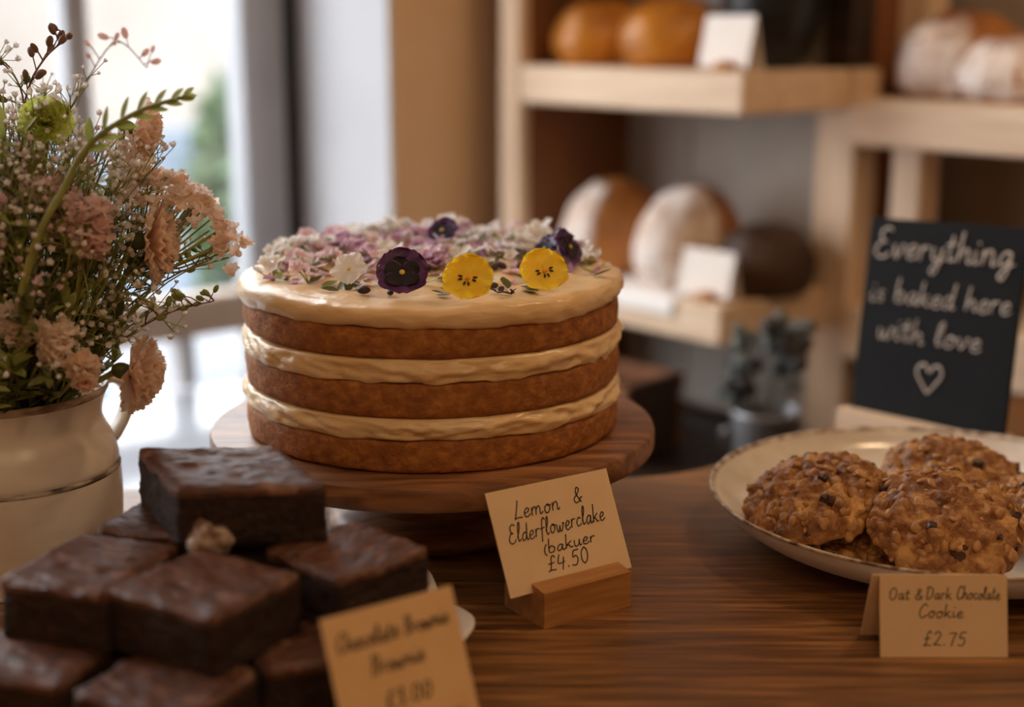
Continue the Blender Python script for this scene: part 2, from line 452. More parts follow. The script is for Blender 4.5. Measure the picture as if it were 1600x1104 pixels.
def hand(mb, text, x0, x1, y, size, r, slant=.18, slope=0.0, seed=1):
    """handwriting in the plane of a card: x to the right, y up, tubes of radius r lying on z = 0"""
    rg = random.Random(seed)
    total = sum(GL[c][0] for c in text) + .06 * (len(text) - 1)
    sx = (x1 - x0) / total
    x = 0.0
    for ch in text:
        w, strokes = GL[ch]
        jy = rg.uniform(-.03, .03)
        js = rg.uniform(.94, 1.06)
        for st in strokes:
            pts = []
            for (a, b) in catmull([(p[0], p[1] * js + jy, 0) for p in st], 5) and [(q.x, q.y) for q in catmull([(p[0], p[1] * js + jy, 0) for p in st], 5)]:
                xx = x0 + (x + a) * sx + slant * b * size
                pts.append((xx, y + b * size + slope * (xx - x0), r * .25))
            mb.tube(pts, r, 5)
        x += w + .06
    return mb

# ------------------------------------------------------------------ the room (u along shelf fronts, v along window wall)
def room(name, mb, m, smooth=False):
    o = mb.build(name, m, None, smooth)
    o.rotation_euler = (0, 0, ROT)
    return struct(o)

UW = -1.525                                # inner face of the window wall
mb = MB()
mb.box(-1.80, UW, 1.079, 1.72, -.78, 1.7)               # beyond the window
mb.box(-1.80, UW, -.55, 1.079, -.78, -.195)             # below the window
mb.box(-1.80, UW, -.55, 1.079, 1.15, 1.7)               # above the window
mb.box(-1.80, UW, -2.0, -.55, -.78, 1.7)
room('wall_left', mb, M['wall'])
room('trim_1', MB().box(-1.741, UW - .003, 1.0745, 1.079, -.155, 1.15), M['wall_white'])   # white plastered reveal
room('wall_back', MB().box(-1.80, 2.3, 1.62, 1.72, -.78, 1.7), M['back_panel'])
room('wall_right', MB().box(2.2, 2.3, -2.0, 1.62, -.78, 1.7), M['wall'])
room('wall_front', MB().box(UW, 2.2, -2.0, -1.9, -.78, 1.7), M['wall'])
room('floor', MB().box(-1.80, 2.3, -2.0, 1.72, -.83, -.78), M['floor'])
room('ceiling', MB().box(-1.80, 2.3, -2.0, 1.72, 1.7, 1.75), M['wall_white'])
room('trim_2', MB().box(-1.738, -1.28, -.55, 1.079, -.195, -.155, bev=.004), M['sill'])   # deep white window sill

win = thing('window_1', 'tall grey framed shop window behind the flower jug', 'window', (0, 0, 0), (0, 0, ROT))
win['kind'] = 'structure'
mb = MB()
mb.box(-1.79, -1.742, .985, 1.022, -.155, 1.15, bev=.004)
mb.box(-1.79, -1.752, 1.026, 1.058, -.155, 1.15, bev=.004)
mb.box(-1.79, -1.742, -.55, -.50, -.155, 1.15, bev=.004)
mb.box(-1.79, -1.742, -.50, .985, 1.10, 1.15, bev=.004)
mb.build('window_frame', M['frame'], win, False)
MB().box(-1.79, -1.744, 1.056, 1.0745, -.155, 1.15).build('rubber_seal', M['seal'], win, False)
MB().box(-1.785, -1.742, -.50, .985, -.086, -.030, bev=.004).build('transom_rail', M['frame_beige'], win, False)
for v0, v1, z0, z1 in ((.738, .770, -.03, 1.10), (.872, .894, -.155, -.086), (.24, .262, -.03, 1.10), (.36, .38, -.155, -.086)):
    MB().box(-1.785, -1.742, v0, v1, z0, z1, bev=.003).build('mullion', M['frame'], win, False)
for v0, v1, z0, z1 in ((.770, .985, -.03, 1.10), (.262, .738, -.03, 1.10), (-.50, .24, -.03, 1.10), (.894, .985, -.155, -.086), (.38, .872, -.155, -.086), (-.50, .36, -.155, -.086)):
    MB().box(-1.768, -1.765, v0, v1, z0, z1).build('glass_pane', M['glass'], win, False)

# outside, seen through the glass
room('pavement', MB().box(-9.0, -1.80, -6, 9, -1.0, -.95), M['pavement'])
mb = MB()
mb.box(-9.0, -8.6, -6, 12, -.95, 1.6)
room('house_front', mb, M['facade'])
fw = thing('house_window', 'dark blurred window of the pale house across the street', 'window', W(-8.6, 2.3, .5), (0, 0, ROT))
MB().box(0, .06, -.5, .5, 0, 1.1).build('window_frame', M['frame_beige'], fw, False)
MB().box(.06, .07, -.42, .42, .06, 1.04).build('pane', M['blue_grey'], fw, False)
bench = thing('street_bench', 'blurred blue grey bench outside the shop window', 'bench', W(-4.2, 2.3, -.95), (0, 0, ROT))
MB().box(-.2, .2, -.7, .7, .42, .50, bev=.01).build('seat', M['blue_grey'], bench, False)
MB().box(-.25, -.2, -.7, .7, .55, .95, bev=.01).build('backrest', M['blue_grey'], bench, False)
for a in (-.6, .6):
    MB().box(-.25, .2, a - .04, a + .04, 0, .42).build('leg', M['blue_grey'], bench, False)
    MB().box(-.25, -.21, a - .04, a + .04, .42, .6).build('back_post', M['blue_grey'], bench, False)

def leaf_shape(L, w, curl=.15, n=5):
    rows = []
    for i in range(n + 1):
        t = i / n
        hw = w * math.sin(PI * min(t * .92 + .06, 1)) ** .8 / 2
        z = -curl * L * t * t
        rows.append([(-hw, L * t, z + hw * .3), (0, L * t, z), (hw, L * t, z + hw * .3)])
    return rows

shrub = thing('potted_shrub', 'green shrub in a pot outside the window, beside its right frame', 'plant', W(-3.2, 1.80, -.95))
MB().lathe([(.001, 0), (.14, 0), (.19, .34), (.17, .34), (.16, .30), (.001, .30)], 24).build('pot', M['blue_grey'], shrub)
MB().tube([(0, 0, .3), (.01, .02, .6), (0, 0, .85)], .02, 8).build('trunk', M['twig'], shrub)
mb = MB()
for i in range(520):
    a, b = rnd.uniform(0, 2 * PI), math.acos(rnd.uniform(-1, 1))
    r = .25 * rnd.uniform(.5, 1)
    c = Vector((r * .6 * math.sin(b) * math.cos(a), r * .6 * math.sin(b) * math.sin(a), .84 + r * 1.2 * math.cos(b)))
    mb.grid(leaf_shape(.09, .045), mtx=Matrix.Translation(c) @ Euler((rnd.uniform(-1, 1.5), rnd.uniform(-1, 1), a)).to_matrix().to_4x4())
tag(mb.build('foliage', M['shrub'], shrub), kind='stuff')

# ------------------------------------------------------------------ counter table
tab = thing('counter_table', 'long brown wooden counter table under the cakes', 'table', (0, 0, 0))
edge = catmull([(-.95, .985, 0), (-.6, .99, 0), (-.28, .997, 0), (-.05, 1.005, 0), (.097, 1.027, 0), (.151, 1.052, 0), (.22, 1.10, 0), (.275, 1.17, 0), (.34, 1.235, 0), (.46, 1.27, 0), (.64, 1.275, 0)], 4)
outline = [(p.x, p.y) for p in edge] + [(.64, .10), (-.95, .10)]
n = len(outline)
cx, cy = sum(p[0] for p in outline) / n, sum(p[1] for p in outline) / n
inset = [(x + (cx - x) * .006, y + (cy - y) * .006) for x, y in outline]
vs = [(x, y, 0) for x, y in inset] + [(x, y, -.005) for x, y in outline] + [(x, y, -.040) for x, y in outline] + [(x, y, -.045) for x, y in inset]
fs = [tuple(range(n))[::-1], tuple(range(3 * n, 4 * n))]
for k in range(3):
    for i in range(n):
        j = (i + 1) % n
        fs.append((k * n + i, k * n + j, (k + 1) * n + j, (k + 1) * n + i))
MB().add(vs, fs).build('tabletop', M['table'], tab, False)
for x, y in ((-.85, .2), (.55, .2), (-.85, .9), (.55, 1.15)):
    MB().box(x - .035, x + .035, y - .035, y + .035, -.78, -.045, bev=.004).build('leg', M['table'], tab, False)
MB().box(-.82, .52, .18, .21, -.13, -.045).build('apron', M['table'], tab, False)

# ------------------------------------------------------------------ shelving
shelf = thing('bread_shelf', 'pale wooden bread shelf unit along the back wall', 'shelf', (0, 0, 0), (0, 0, ROT))
FV = 1.2008
def spart(name, m, *b, bev=.003):
    return MB().box(*b, bev=bev).build(name, m, shelf, False)
def slab(*b):
    spart('shelf_board', M['pale_wood'], *b)
slab(-1.416, -1.041, FV, 1.398, .236, .283)
slab(-1.416, -1.062, FV, 1.398, -.026, .0205)
slab(-1.416, -1.041, FV, 1.398, .56, .607)
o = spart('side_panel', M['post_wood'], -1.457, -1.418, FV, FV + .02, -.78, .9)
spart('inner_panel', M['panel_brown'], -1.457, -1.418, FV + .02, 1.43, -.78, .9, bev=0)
spart('back_board', M['back_panel'], -1.418, -1.302, 1.40, 1.412, -.17, .9, bev=0)
spart('back_board', M['back_panel'], -1.299, -1.085, 1.40, 1.412, -.17, .9, bev=0)
spart('post', M['post_wood'], -1.084, -1.026, 1.384, 1.43, -.78, .283)
spart('dark_post', M['dark_wood'], -1.081, -1.038, 1.388, 1.43, .283, .9)
slab(-1.026, -.30, 1.372, 1.60, .197, .2505)
slab(-1.026, -.30, 1.372, 1.60, -.056, .010)
spart('rear_post', M['post_wood'], -1.058, -1.013, 1.50, 1.54, .25, .9)
spart('rear_post', M['post_wood'], -.985, -.945, 1.40, 1.44, .010, .197)
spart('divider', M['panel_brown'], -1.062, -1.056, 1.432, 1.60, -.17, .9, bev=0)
spart('end_panel', M['post_wood'], -.30, -.26, 1.372, 1.60, -.78, .9)

cab = thing('base_cabinet', 'dark stained low cabinet standing under the bread shelves', 'cabinet', (0, 0, 0), (0, 0, ROT))
MB().box(-1.41, .3, 1.02, 1.36, -.74, -.19, bev=0).build('body', M['cabinet'], cab, False)
MB().box(-1.415, .32, 1.0, 1.365, -.19, -.17, bev=.003).build('cabinet_top', M['cabinet'], cab, False)
MB().box(-1.38, .28, 1.05, 1.34, -.78, -.74).build('plinth', M['cabinet'], cab, False)
for k in range(4):
    u0 = -1.39 + k * .42
    d = MB().box(u0, u0 + .40, 1.008, 1.02, -.72, -.21, bev=.002).build('door', M['dark_wood'], cab, False)
    MB().tube([(u0 + .36, 1.008, -.3), (u0 + .36, .99, -.3), (u0 + .36, .99, -.4), (u0 + .36, 1.008, -.4)], .004, 8).build('handle', M['zinc'], d)

# ------------------------------------------------------------------ bread on the shelves
def loaf_mesh(rx, ry, rz, seed, scores=3, lump=.05, n=40, m=26):
    rows = []
    for i in range(m + 1):
        t = PI * i / m
        s = max(math.sin(t), .01)
        row = []
        for k in range(n):
            a = 2 * PI * k / n
            x, y, z = s * math.cos(a), s * math.sin(a), -math.cos(t)
            if z < -.55: z = -.55 - (z + .55) * .05 * -1
            q = 1 + lump * fbm((x + seed, y, z), 1.7, 3)
            if scores and z > .2:
                g = abs(((y * scores / 2 + x * .35 + .5) % 1) - .5)
                q -= .07 * max(0, 1 - g / .10) * (z - .2)
            row.append((x * rx * q, y * ry * q, (z + .56) * rz / 1.56 * q))
        rows.append(row)
    return MB().grid(rows, close_u=True)

def flour_patch(rx, ry, rz, seed, a0, a1, t0, t1, n=18, m=12):
    """a thin dusting of flour that follows one side of the loaf"""
    rows = []
    for i in range(m + 1):
        t = t0 + (t1 - t0) * i / m
        row = []
        for k in range(n + 1):
            a = a0 + (a1 - a0) * k / n
            s = math.sin(t)
            x, y, z = s * math.cos(a), s * math.sin(a), -math.cos(t)
            if z < -.55: z = -.55 - (z + .55) * .05 * -1
            q = 1.012 + .05 * fbm((x + seed, y, z), 1.7, 3)
            row.append((x * rx * q, y * ry * q, (z + .56) * rz / 1.56 * q))
        rows.append(row)
    return MB().grid(rows)

def loaf(label, loc, rz, size, m, seed, scores=3, flour=None, group=None, name='bread_loaf', thick=1.5):
    t = thing(name, label, 'bread', loc, (0, 0, rz), group)
    loaf_mesh(*size, seed, scores).build('crust', m, t)
    if flour:
        p = flour_patch(*size, seed, *flour).build('flour_dusting', M['flour'], t)
        at = p.data.attributes.new('dust', 'FLOAT', 'POINT')
        for i in range(13):
            for k in range(19):
                e = min(i / 12, 1 - i / 12, k / 18, 1 - k / 18) * 2
                at.data[i * 19 + k].value = min(1, e * thick) * (1.5 if thick > 2 else 1)
    return t

S1, S2, S3 = .283, .0205, .2505
loaf('golden round loaf on the upper shelf, next to the left panel', W(-1.350, 1.285, S1), ROT, (.058, .070, .085), M['bread_gold'], 1.3, 2)
loaf('golden round loaf on the upper shelf, left of the white card', W(-1.232, 1.295, S1), ROT, (.066, .075, .088), M['bread_gold'], 5.1, 2)
loaf('floured loaf at the left of the lower shelf, behind the cake', W(-1.322, 1.285, S2), ROT, (.058, .080, .118), M['bread'], 2.2, 0, (PI * .80, PI * 1.72, .6, 2.9), thick=4)
loaf('white floured loaf on the lower shelf, standing on paper', W(-1.190, 1.285, S2), ROT, (.052, .080, .122), M['bread'], 3.9, 0, (PI * .85, PI * 2.05, .6, 3.0), thick=5)
loaf('dark rye loaf at the right end of the lower shelf', W(-1.095, 1.315, S2), ROT, (.055, .070, .085), M['bread_dark'], 8.4, 2)
loaf('large floured loaf on the right hand shelf, behind a smaller one', W(-.945, 1.47, S3), ROT + .4, (.074, .080, .098), M['bread'], 4.4, 2, (PI * .65, PI * 1.75, .6, 2.95))
loaf('smaller floured loaf at the front of the right hand shelf', W(-.850, 1.425, S3), ROT + .2, (.062, .052, .074), M['bread'], 6.6, 2, (PI * .70, PI * 2.1, .6, 2.95))

paper = thing('parchment_sheet', 'white parchment sheet under the floured loaf, hanging over the shelf edge', 'paper', W(-1.20, FV, S2), (0, 0, ROT))
rows = []
for (y, z) in ((.14, .001), (.08, .001), (.03, .0012), (.004, .001), (-.003, -.002), (-.0045, -.010), (-.005, -.020)):
    rows.append([(x, y, z + .0015 * (1 + math.sin(x * 90)) * (1 if y > .01 else 0)) for x in [-.085 + .15 * k / 12 for k in range(13)]])
MB().grid(rows).build('sheet', M['paper'], paper)

def shelf_card(label, loc, rz, w, hgt, foot_m):
    t = thing('price_card', label, 'card', loc, (0, 0, rz))
    mtx = Euler((math.radians(-12), 0, 0)).to_matrix().to_4x4()
    MB().box(-w / 2, w / 2, -.0008, .0008, .004, hgt, mtx).build('front_card', M['card_white'], t, False)
    m2 = Matrix.Translation((0, hgt * .42, 0)) @ Euler((math.radians(13), 0, 0)).to_matrix().to_4x4()
    MB().box(-w / 2, w / 2, -.0008, .0008, .001, hgt, m2).build('back_card', M['card_white'], t, False)
    mb = MB()
    mb.lathe([(.001, 0), (.012, 0), (.014, .005), (.010, .010), (.001, .012)], 16, mtx=Matrix.Translation((.012, -.008, .0)))
    mb.build('wooden_foot', foot_m, t)
    return t
shelf_card('blank white card standing at the end of the upper shelf', W(-1.092, FV + .022, S1), ROT - .05, .076, .062, M['beech'])
shelf_card('blank white card standing at the end of the lower shelf', W(-1.112, FV + .022, S2), ROT + .05, .078, .058, M['beech'])

crock = thing('stoneware_crock', 'large black crock at the back end of the upper shelf', 'crock', W(-1.118, 1.335, S1))
MB().lathe([(.001, 0), (.036, 0), (.046, .012), (.058, .06), (.062, .11), (.058, .16), (.05, .185), (.054, .20), (.048, .20), (.045, .18), (.001, .02)], 40).build('body', M['black_glaze'], crock)
for s in (-1, 1):
    MB().tube([(s * .058, 0, .15), (s * .074, 0, .148), (s * .076, 0, .12), (s * .060, 0, .11)], .005, 8).build('handle', M['black_glaze'], crock)

pot = thing('zinc_pot', 'dull zinc pot of dried grey seed heads behind the bowl', 'pot', W(-.938, 1.139, -.17))
MB().lathe([(.001, 0), (.032, 0), (.036, .10), (.0385, .104), (.0385, .108), (.036, .109), (.033, .104), (.030, .01), (.001, .008)], 40).build('body', M['zinc'], pot)
for s in (-1, 1):
    MB().tube([(s * .034, 0, .088), (s * .046, 0, .086), (s * .047, 0, .07), (s * .034, 0, .064)], .0025, 6).build('handle', M['zinc'], pot)
for k in range(11):
    a = rnd.uniform(0, 2 * PI); r = rnd.uniform(.01, .034); hh = rnd.uniform(.13, .215)
    lab = tag(bpy.data.objects.new('dried_seed_plant', None), 'dried grey stem with seed heads in the zinc pot', 'dried flower', 'dried stems in the zinc pot')
    COL.objects.link(lab)
    lab.location = pot.location + Vector((0, 0, .009))
    tip = Vector((r * math.cos(a) * 1.2, r * math.sin(a) * 1.2, hh))
    MB().tube(catmull([(tip.x * .3, tip.y * .3, 0), (tip.x * .5, tip.y * .5, hh * .5), tip], 3), .0012, 5).build('stem', M['grey_leaf'], lab)
    mb = MB()
    for q in range(5):
        mb.ball(tip + Vector((rnd.uniform(-.012, .012), rnd.uniform(-.012, .012), rnd.uniform(-.03, .004))), rnd.uniform(.006, .011), 8, 6)
    mb.build('seed_head', M['dark_berry'] if k % 2 else M['grey_leaf'], lab)

crate = thing('wooden_crate', 'small dark wooden crate on the cabinet, right of the cake stand', 'crate', W(-1.22, 1.17, -.17), (0, 0, ROT + .1))
for z in (.004, .036, .068):
    MB().box(-.08, .08, -.055, -.047, z, z + .026).build('front_slat', M['panel_brown'], crate, False)
    MB().box(-.08, .08, .047, .055, z, z + .026).build('back_slat', M['panel_brown'], crate, False)
for s in (-1, 1):
    MB().box(s * .076 - .004, s * .076 + .004, -.047, .047, .004, .094).build('end_board', M['dark_wood'], crate, False)
MB().box(-.072, .072, -.047, .047, 0, .006).build('base_board', M['dark_wood'], crate, False)

# ------------------------------------------------------------------ chalkboard
board_h = Vector((.287, 1.162, .0195))
BY = math.radians(-44.9)
holder = thing('chalkboard_stand', 'pale wooden slot block holding the chalkboard, behind the bowl', 'stand', (board_h.x, board_h.y, 0), (0, 0, BY))
mb = MB()
prof = [(-.017, 0), (-.017, .019), (-.005, .020), (-.0035, .010), (.0035, .010), (.006, .020), (.018, .018), (.018, 0)]
def prism(prof, x0, x1):
    m_ = MB()
    k = len(prof)
    m_.add([(x0, a, b) for a, b in prof] + [(x1, a, b) for a, b in prof], [tuple(range(k)), tuple(range(2 * k - 1, k - 1, -1))] + [(i, i + k, (i + 1) % k + k, (i + 1) % k) for i in range(k)])
    return m_
prism(prof, -.004, .136).build('slot_block', M['pale_wood'], holder, False)
board = thing('chalkboard', 'small black chalkboard with white writing, behind the cookies', 'sign', (board_h.x, board_h.y, .0125), (0, 0, BY))
lean = Euler((math.radians(-9.2), math.radians(-1.9), 0)).to_matrix().to_4x4()
BW, BH = .137, .166
MB().box(0, BW, -.002, .002, 0, BH, lean, bev=.0006).build('board', M['slate'], board, False)
mb = MB()
b0 = .0085                                     # the strip hidden in the slot
vis = BH - b0
def bl(v): return b0 + vis * (1 - v)
hand(mb, 'Everything', .05 * BW, .93 * BW, bl(.20), 0.155 * vis, .0009, .10, 0, 3)
hand(mb, 'is baked here', .05 * BW, .95 * BW, bl(.435), .125 * vis, .0007, .10, 0, 4)
hand(mb, 'with love', .13 * BW, .80 * BW, bl(.63), .125 * vis, .0007, .10, 0, 5)
hx, hy, hs = .50 * BW, bl(.80), .080 * BW
heart = [(0, -1.15), (-.55, -.45), (-1.0, .25), (-.85, .85), (-.4, .95), (0, .45), (.4, .95), (.85, .85), (1.0, .25), (.55, -.45), (0, -1.15)]
mb.tube([(p.x, p.y, .0002) for p in catmull([(hx + a * hs, hy + b * hs, 0) for a, b in heart], 5)], .0009, 5)
up = Matrix.Rotation(PI / 2, 4, 'X')
w_ = mb.build('chalk_writing', M['chalk'], board)
w_.matrix_local = lean @ Matrix.Translation((0, -.0022, 0)) @ up

# ------------------------------------------------------------------ cards on the counter
def card_holder(label, loc, yaw, x0, x1):
    t = thing('card_holder', label, 'card holder', (loc[0], loc[1], 0), (0, 0, yaw))
    pr = [(-.0116, 0), (-.0116, .0212), (.0012, .0232), (-.0010, .0172), (.0010, .0172), (.0034, .0185), (.0295, .0140), (.0295, 0)]
    prism(pr, x0, x1).build('slot_block', M['beech'], t, False)
    return t

def write_card(label, loc, yaw, lean_deg, w, hgt, m, lines, inkm, r, th=.0007):
    t = thing('price_card', label, 'card', loc, (0, 0, yaw))
    ln = Euler((math.radians(-lean_deg), 0, 0)).to_matrix().to_4x4()
    MB().box(0, w, -th / 2, th / 2, 0, hgt, ln).build('card', m, t, False)
    mb = MB()
    for k, (s, u0, u1, v, size, sl) in enumerate(lines):
        hand(mb, s, u0 * w, u1 * w, hgt * (1 - v), size * hgt, r, .16, sl, 11 + k)
    h_ = mb.build('handwriting', inkm, t)
    h_.matrix_local = ln @ Matrix.Translation((0, -th / 2 - .0001, 0)) @ up
    return t

LY = math.radians(33.3)
card_holder('beech card block standing in front of the cake stand', (-.0009, .7502), LY, .0152, .077)
write_card('buff card in a wooden block in front of the cake, reading Lemon & Elderflower', (-.0009, .7502, .0180), LY, 26.0, .0863, .0609, M['card'],
           [('Lemon', .17, .54, .30, .17, .012), ('&', .66, .735, .27, .15, 0), ('Elderflowerclake', .09, .88, .51, .17, .02), ('(bakuer', .33, .76, .68, .13, .02), ('£4.50', .33, .67, .85, .15, 0)], M['ink'], .00036)
BRY = math.radians(35.5)
card_holder('beech card block in front of the brownie plate', (-.0726, .5747), BRY, .013, .062)
write_card('buff card in front of the brownies, reading Chocolate Brownie', (-.0726, .5747, .0180), BRY, 23.0, .0701, .0603, M['card_kraft'],
           [('Chocolate', .07, .53, .28, .14, .01), ('Brownie', .58, .92, .27, .13, .01), ('Brownie', .28, .68, .50, .14, .01), ('£3.00', .32, .68, .78, .13, .01)], M['ink_soft'], .00045)

tent = thing('tent_card', 'folded buff card before the bowl, reading Oat & Dark Chocolate Cookie', 'card', (.1992, .7125, 0), (0, 0, 0))
TW, TH = .0690, .0445
ln = Euler((math.radians(-15), 0, 0)).to_matrix().to_4x4()
MB().box(0, TW, 0, .0006, 0, TH, ln).build('front_panel', M['card'], tent, False)
top = ln @ Vector((0, .0003, TH))
ln2 = Matrix.Translation(top) @ Euler((math.radians(180 + 22), 0, 0)).to_matrix().to_4x4()
MB().box(-.004, TW - .004, -.0003, .0003, 0, top.z / math.cos(math.radians(22)), ln2).build('back_panel', M['card'], tent, False)
mb = MB()
for k, (s, u0, u1, v, size) in enumerate([('Oat', .07, .23, .30, .15), ('&', .27, .335, .30, .14), ('Dark', .36, .56, .30, .15), ('Chocolate', .60, .94, .30, .16), ('Cookie', .30, .65, .52, .16), ('£2.75', .33, .67, .86, .17)]):
    hand(mb, s, u0 * TW, u1 * TW, TH * (1 - v), size * TH, .00030, .12, 0, 31 + k)
h_ = mb.build('handwriting', M['ink_soft'], tent)
h_.matrix_local = ln @ Matrix.Translation((0, -.0001, 0)) @ up

# ------------------------------------------------------------------ cake stand and cake
CX, CY = -.053, .9298
stand = thing('cake_stand', 'round wooden pedestal cake stand under the layer cake', 'cake stand', (CX, CY, 0))
R = .1492
MB().lathe([(.001, .0557), (R - .006, .0557), (R - .0015, .0575), (R, .060), (R, .0685), (R - .0012, .0715), (R - .004, .0725), (.001, .0725)], 128).build('plate', M['stand'], stand, True, 40)
MB().lathe([(.001, .0557), (.046, .0557), (.044, .050), (.038, .042), (.036, .034), (.040, .025), (.052, .017), (.001, .017)], 64).build('pedestal', M['stand'], stand)
MB().lathe([(.001, .0), (.068, 0), (.072, .004), (.072, .009), (.066, .014), (.054, .0175), (.001, .0175)], 64).build('foot', M['stand'], stand)

cake = thing('layer_cake', 'three layer sponge cake filled and topped with cream on the wooden stand', 'cake', (CX, CY, 0))
def sponge(z0, z1, seed):
    R = .1232
    prof = [(.001, z0), (R * .6, z0), (R - .003, z0), (R - .0008, z0 + .0012)]
    k = 8
    for i in range(k + 1):
        t = i / k
        prof.append((R + .0006 * math.sin(PI * t), z0 + .002 + (z1 - z0 - .004) * t))
    prof += [(R - .0012, z1 - .0006), (R - .004, z1), (R * .6, z1), (.001, z1)]
    def wob(a, k, r, z):
        if r < R * .9: return r, z
        p = (math.cos(a) * R, math.sin(a) * R, z + seed)
        return r + .0009 * fbm(p, 60, 4) + .0006 * fbm(p, 220, 3), z + .0006 * fbm((math.cos(a), math.sin(a), seed), 2.5, 3)
    return MB().lathe(prof, 220, wob)
for z0, z1, s in ((.0728, .0936, 1.0), (.1069, .1287, 2.0), (.1429, .1625, 3.0)):
    sponge(z0, z1, s).build('sponge_layer', M['sponge'], cake)
def filling(z0, z1, seed):
    prof, k = [], 12
    for i in range(k + 1):
        t = i / k
        prof.append((t, 0))
    def wob(a, i, r, z):
        t = i / 12
        c, s = math.cos(a), math.sin(a)
        low = -.0040 * max(0, fbm((c * 1.0, s * 1.0, seed), 3.2, 3) + .15) - .0008
        hi = .0010 * fbm((c, s, seed + 9), 3.0, 3)
        zz = z0 + low + (z1 + hi - z0 - low) * t
        smear = fbm((c * 3 + t * .7, s * 3 - t * .9, seed + t * .35), 2.2, 4)
        ridge = abs(fbm((c * 4, s * 4, seed + 4 + t * .9), 2.0, 3))
        rr = .1216 + .0040 * math.sin(PI * min(max(t, .0), 1)) ** .6 + .0034 * smear * math.sin(PI * t) ** .5 - .0034 * ridge * math.sin(PI * t)
        if i in (0, 12): rr = .110
        return rr, zz
    return MB().lathe(prof, 260, wob)
filling(.0936, .1071, 4.0).build('cream_filling', M['cream'], cake)
filling(.1287, .1431, 7.5).build('cream_filling', M['cream'], cake)

FT = .1752
def ftop(x, y):
    r = math.hypot(x, y) / .126
    z = FT + .0024 * fbm((x, y, 3.3), 18, 4) + .0009 * math.sin(r * 22 + math.atan2(y, x) * 2 + 2 * fbm((x, y, 1), 9, 2)) * min(r * 1.4, 1)
    return z - .0035 * max(0, (r - .86) / .14) ** 2
prof = [(.001, 0)] + [(.126 * k / 22, 0) for k in range(1, 21)] + [(.1232, 1), (.1252, 2), (.1264, 3), (.1267, 4), (.1262, 5), (.1250, 6), (.1238, 7), (.1195, 8), (.001, 8)]
def fwob(a, k, r, z):
    c, s = math.cos(a), math.sin(a)
    if z == 0: return r, ftop(r * c, r * s)
    e = fbm((c, s, 5.5), 2.6, 4)
    low = .1608 - .0028 * max(-.4, fbm((c, s, 8.1), 2.2, 3)) - .0012 * fbm((c, s, 2.1), 9, 2)
    hi = ftop(.126 * 20 / 22 * c, .126 * 20 / 22 * s)
    t = {1: .04, 2: .14, 3: .32, 4: .52, 5: .72, 6: .90, 7: 1.0, 8: .93}[z]
    rr = r + (.0014 * e + .0016 * fbm((c * 2, s * 2, z * .25), 5.0, 4) if z < 8 else 0)
    return rr, (hi + (low - hi) * t if z < 8 else .1622)
MB().lathe(prof, 240, fwob).build('frosting', M['cream'], cake)

# ------------------------------------------------------------------ flowers on the cake
def petal_rows(L, w, cup=.2, ruffle=.0, seed=0, n=6, m=6, notch=0.0):
    rows = []
    for i in range(n + 1):
        t = i / n
        hw = w / 2 * (math.sin(PI * (.12 + .74 * t)) ** .7) * (1 if t < .999 else .72)
        row = []
        for j in range(m + 1):
            s = -1 + 2 * j / m
            z = cup * L * (t * t * .6 + .35 * s * s * t) + ruffle * L * math.sin(s * 7 + seed) * t * t
            y = L * t * (1 - .16 * s * s * t) - notch * L * (1 - abs(s)) * (t ** 6)
            row.append((hw * s, y, z))
        rows.append(row)
    return rows

def make_blossom(mp, cname):
    t = thing('elder_blossom', 'x', 'flower')
    mb = MB()
    for k in range(5):
        mb.grid(petal_rows(.0042, .0040, .22, 0, k, 3, 4), mtx=Matrix.Rotation(2 * PI * k / 5, 4, 'Z'))
    mb.build('petals', mp, t)
    MB().ball((0, 0, .0006), .0009, 6, 4).build('centre', M['pollen'], t)
    return t

def make_sprig(mp, rg):
    t = thing('elder_sprig', 'x', 'flower')
    st = MB()
    for k in range(6):
        a = 2 * PI * k / 6 + rg.uniform(-.4, .4)
        r = rg.uniform(.003, .009)
        e = Vector((r * math.cos(a), r * math.sin(a), rg.uniform(.005, .012)))
        st.tube([(0, 0, 0), (e.x * .4, e.y * .4, e.z * .5), e], .00035, 4)
        mb = MB()
        mtx = Matrix.Translation(e) @ Euler((rg.uniform(-.7, .7), rg.uniform(-.7, .7), rg.uniform(0, 6))).to_matrix().to_4x4()
        for q in range(5):
            mb.grid(petal_rows(.0040, .0038, .28, 0, q, 3, 4), mtx=mtx @ Matrix.Rotation(2 * PI * q / 5, 4, 'Z'))
        mb.build('blossom', mp, t)
    st.build('stem', M['leaf'], t)
    return t

def on_cake(x, y):
    return Vector((CX + x, CY + y, ftop(x, y)))

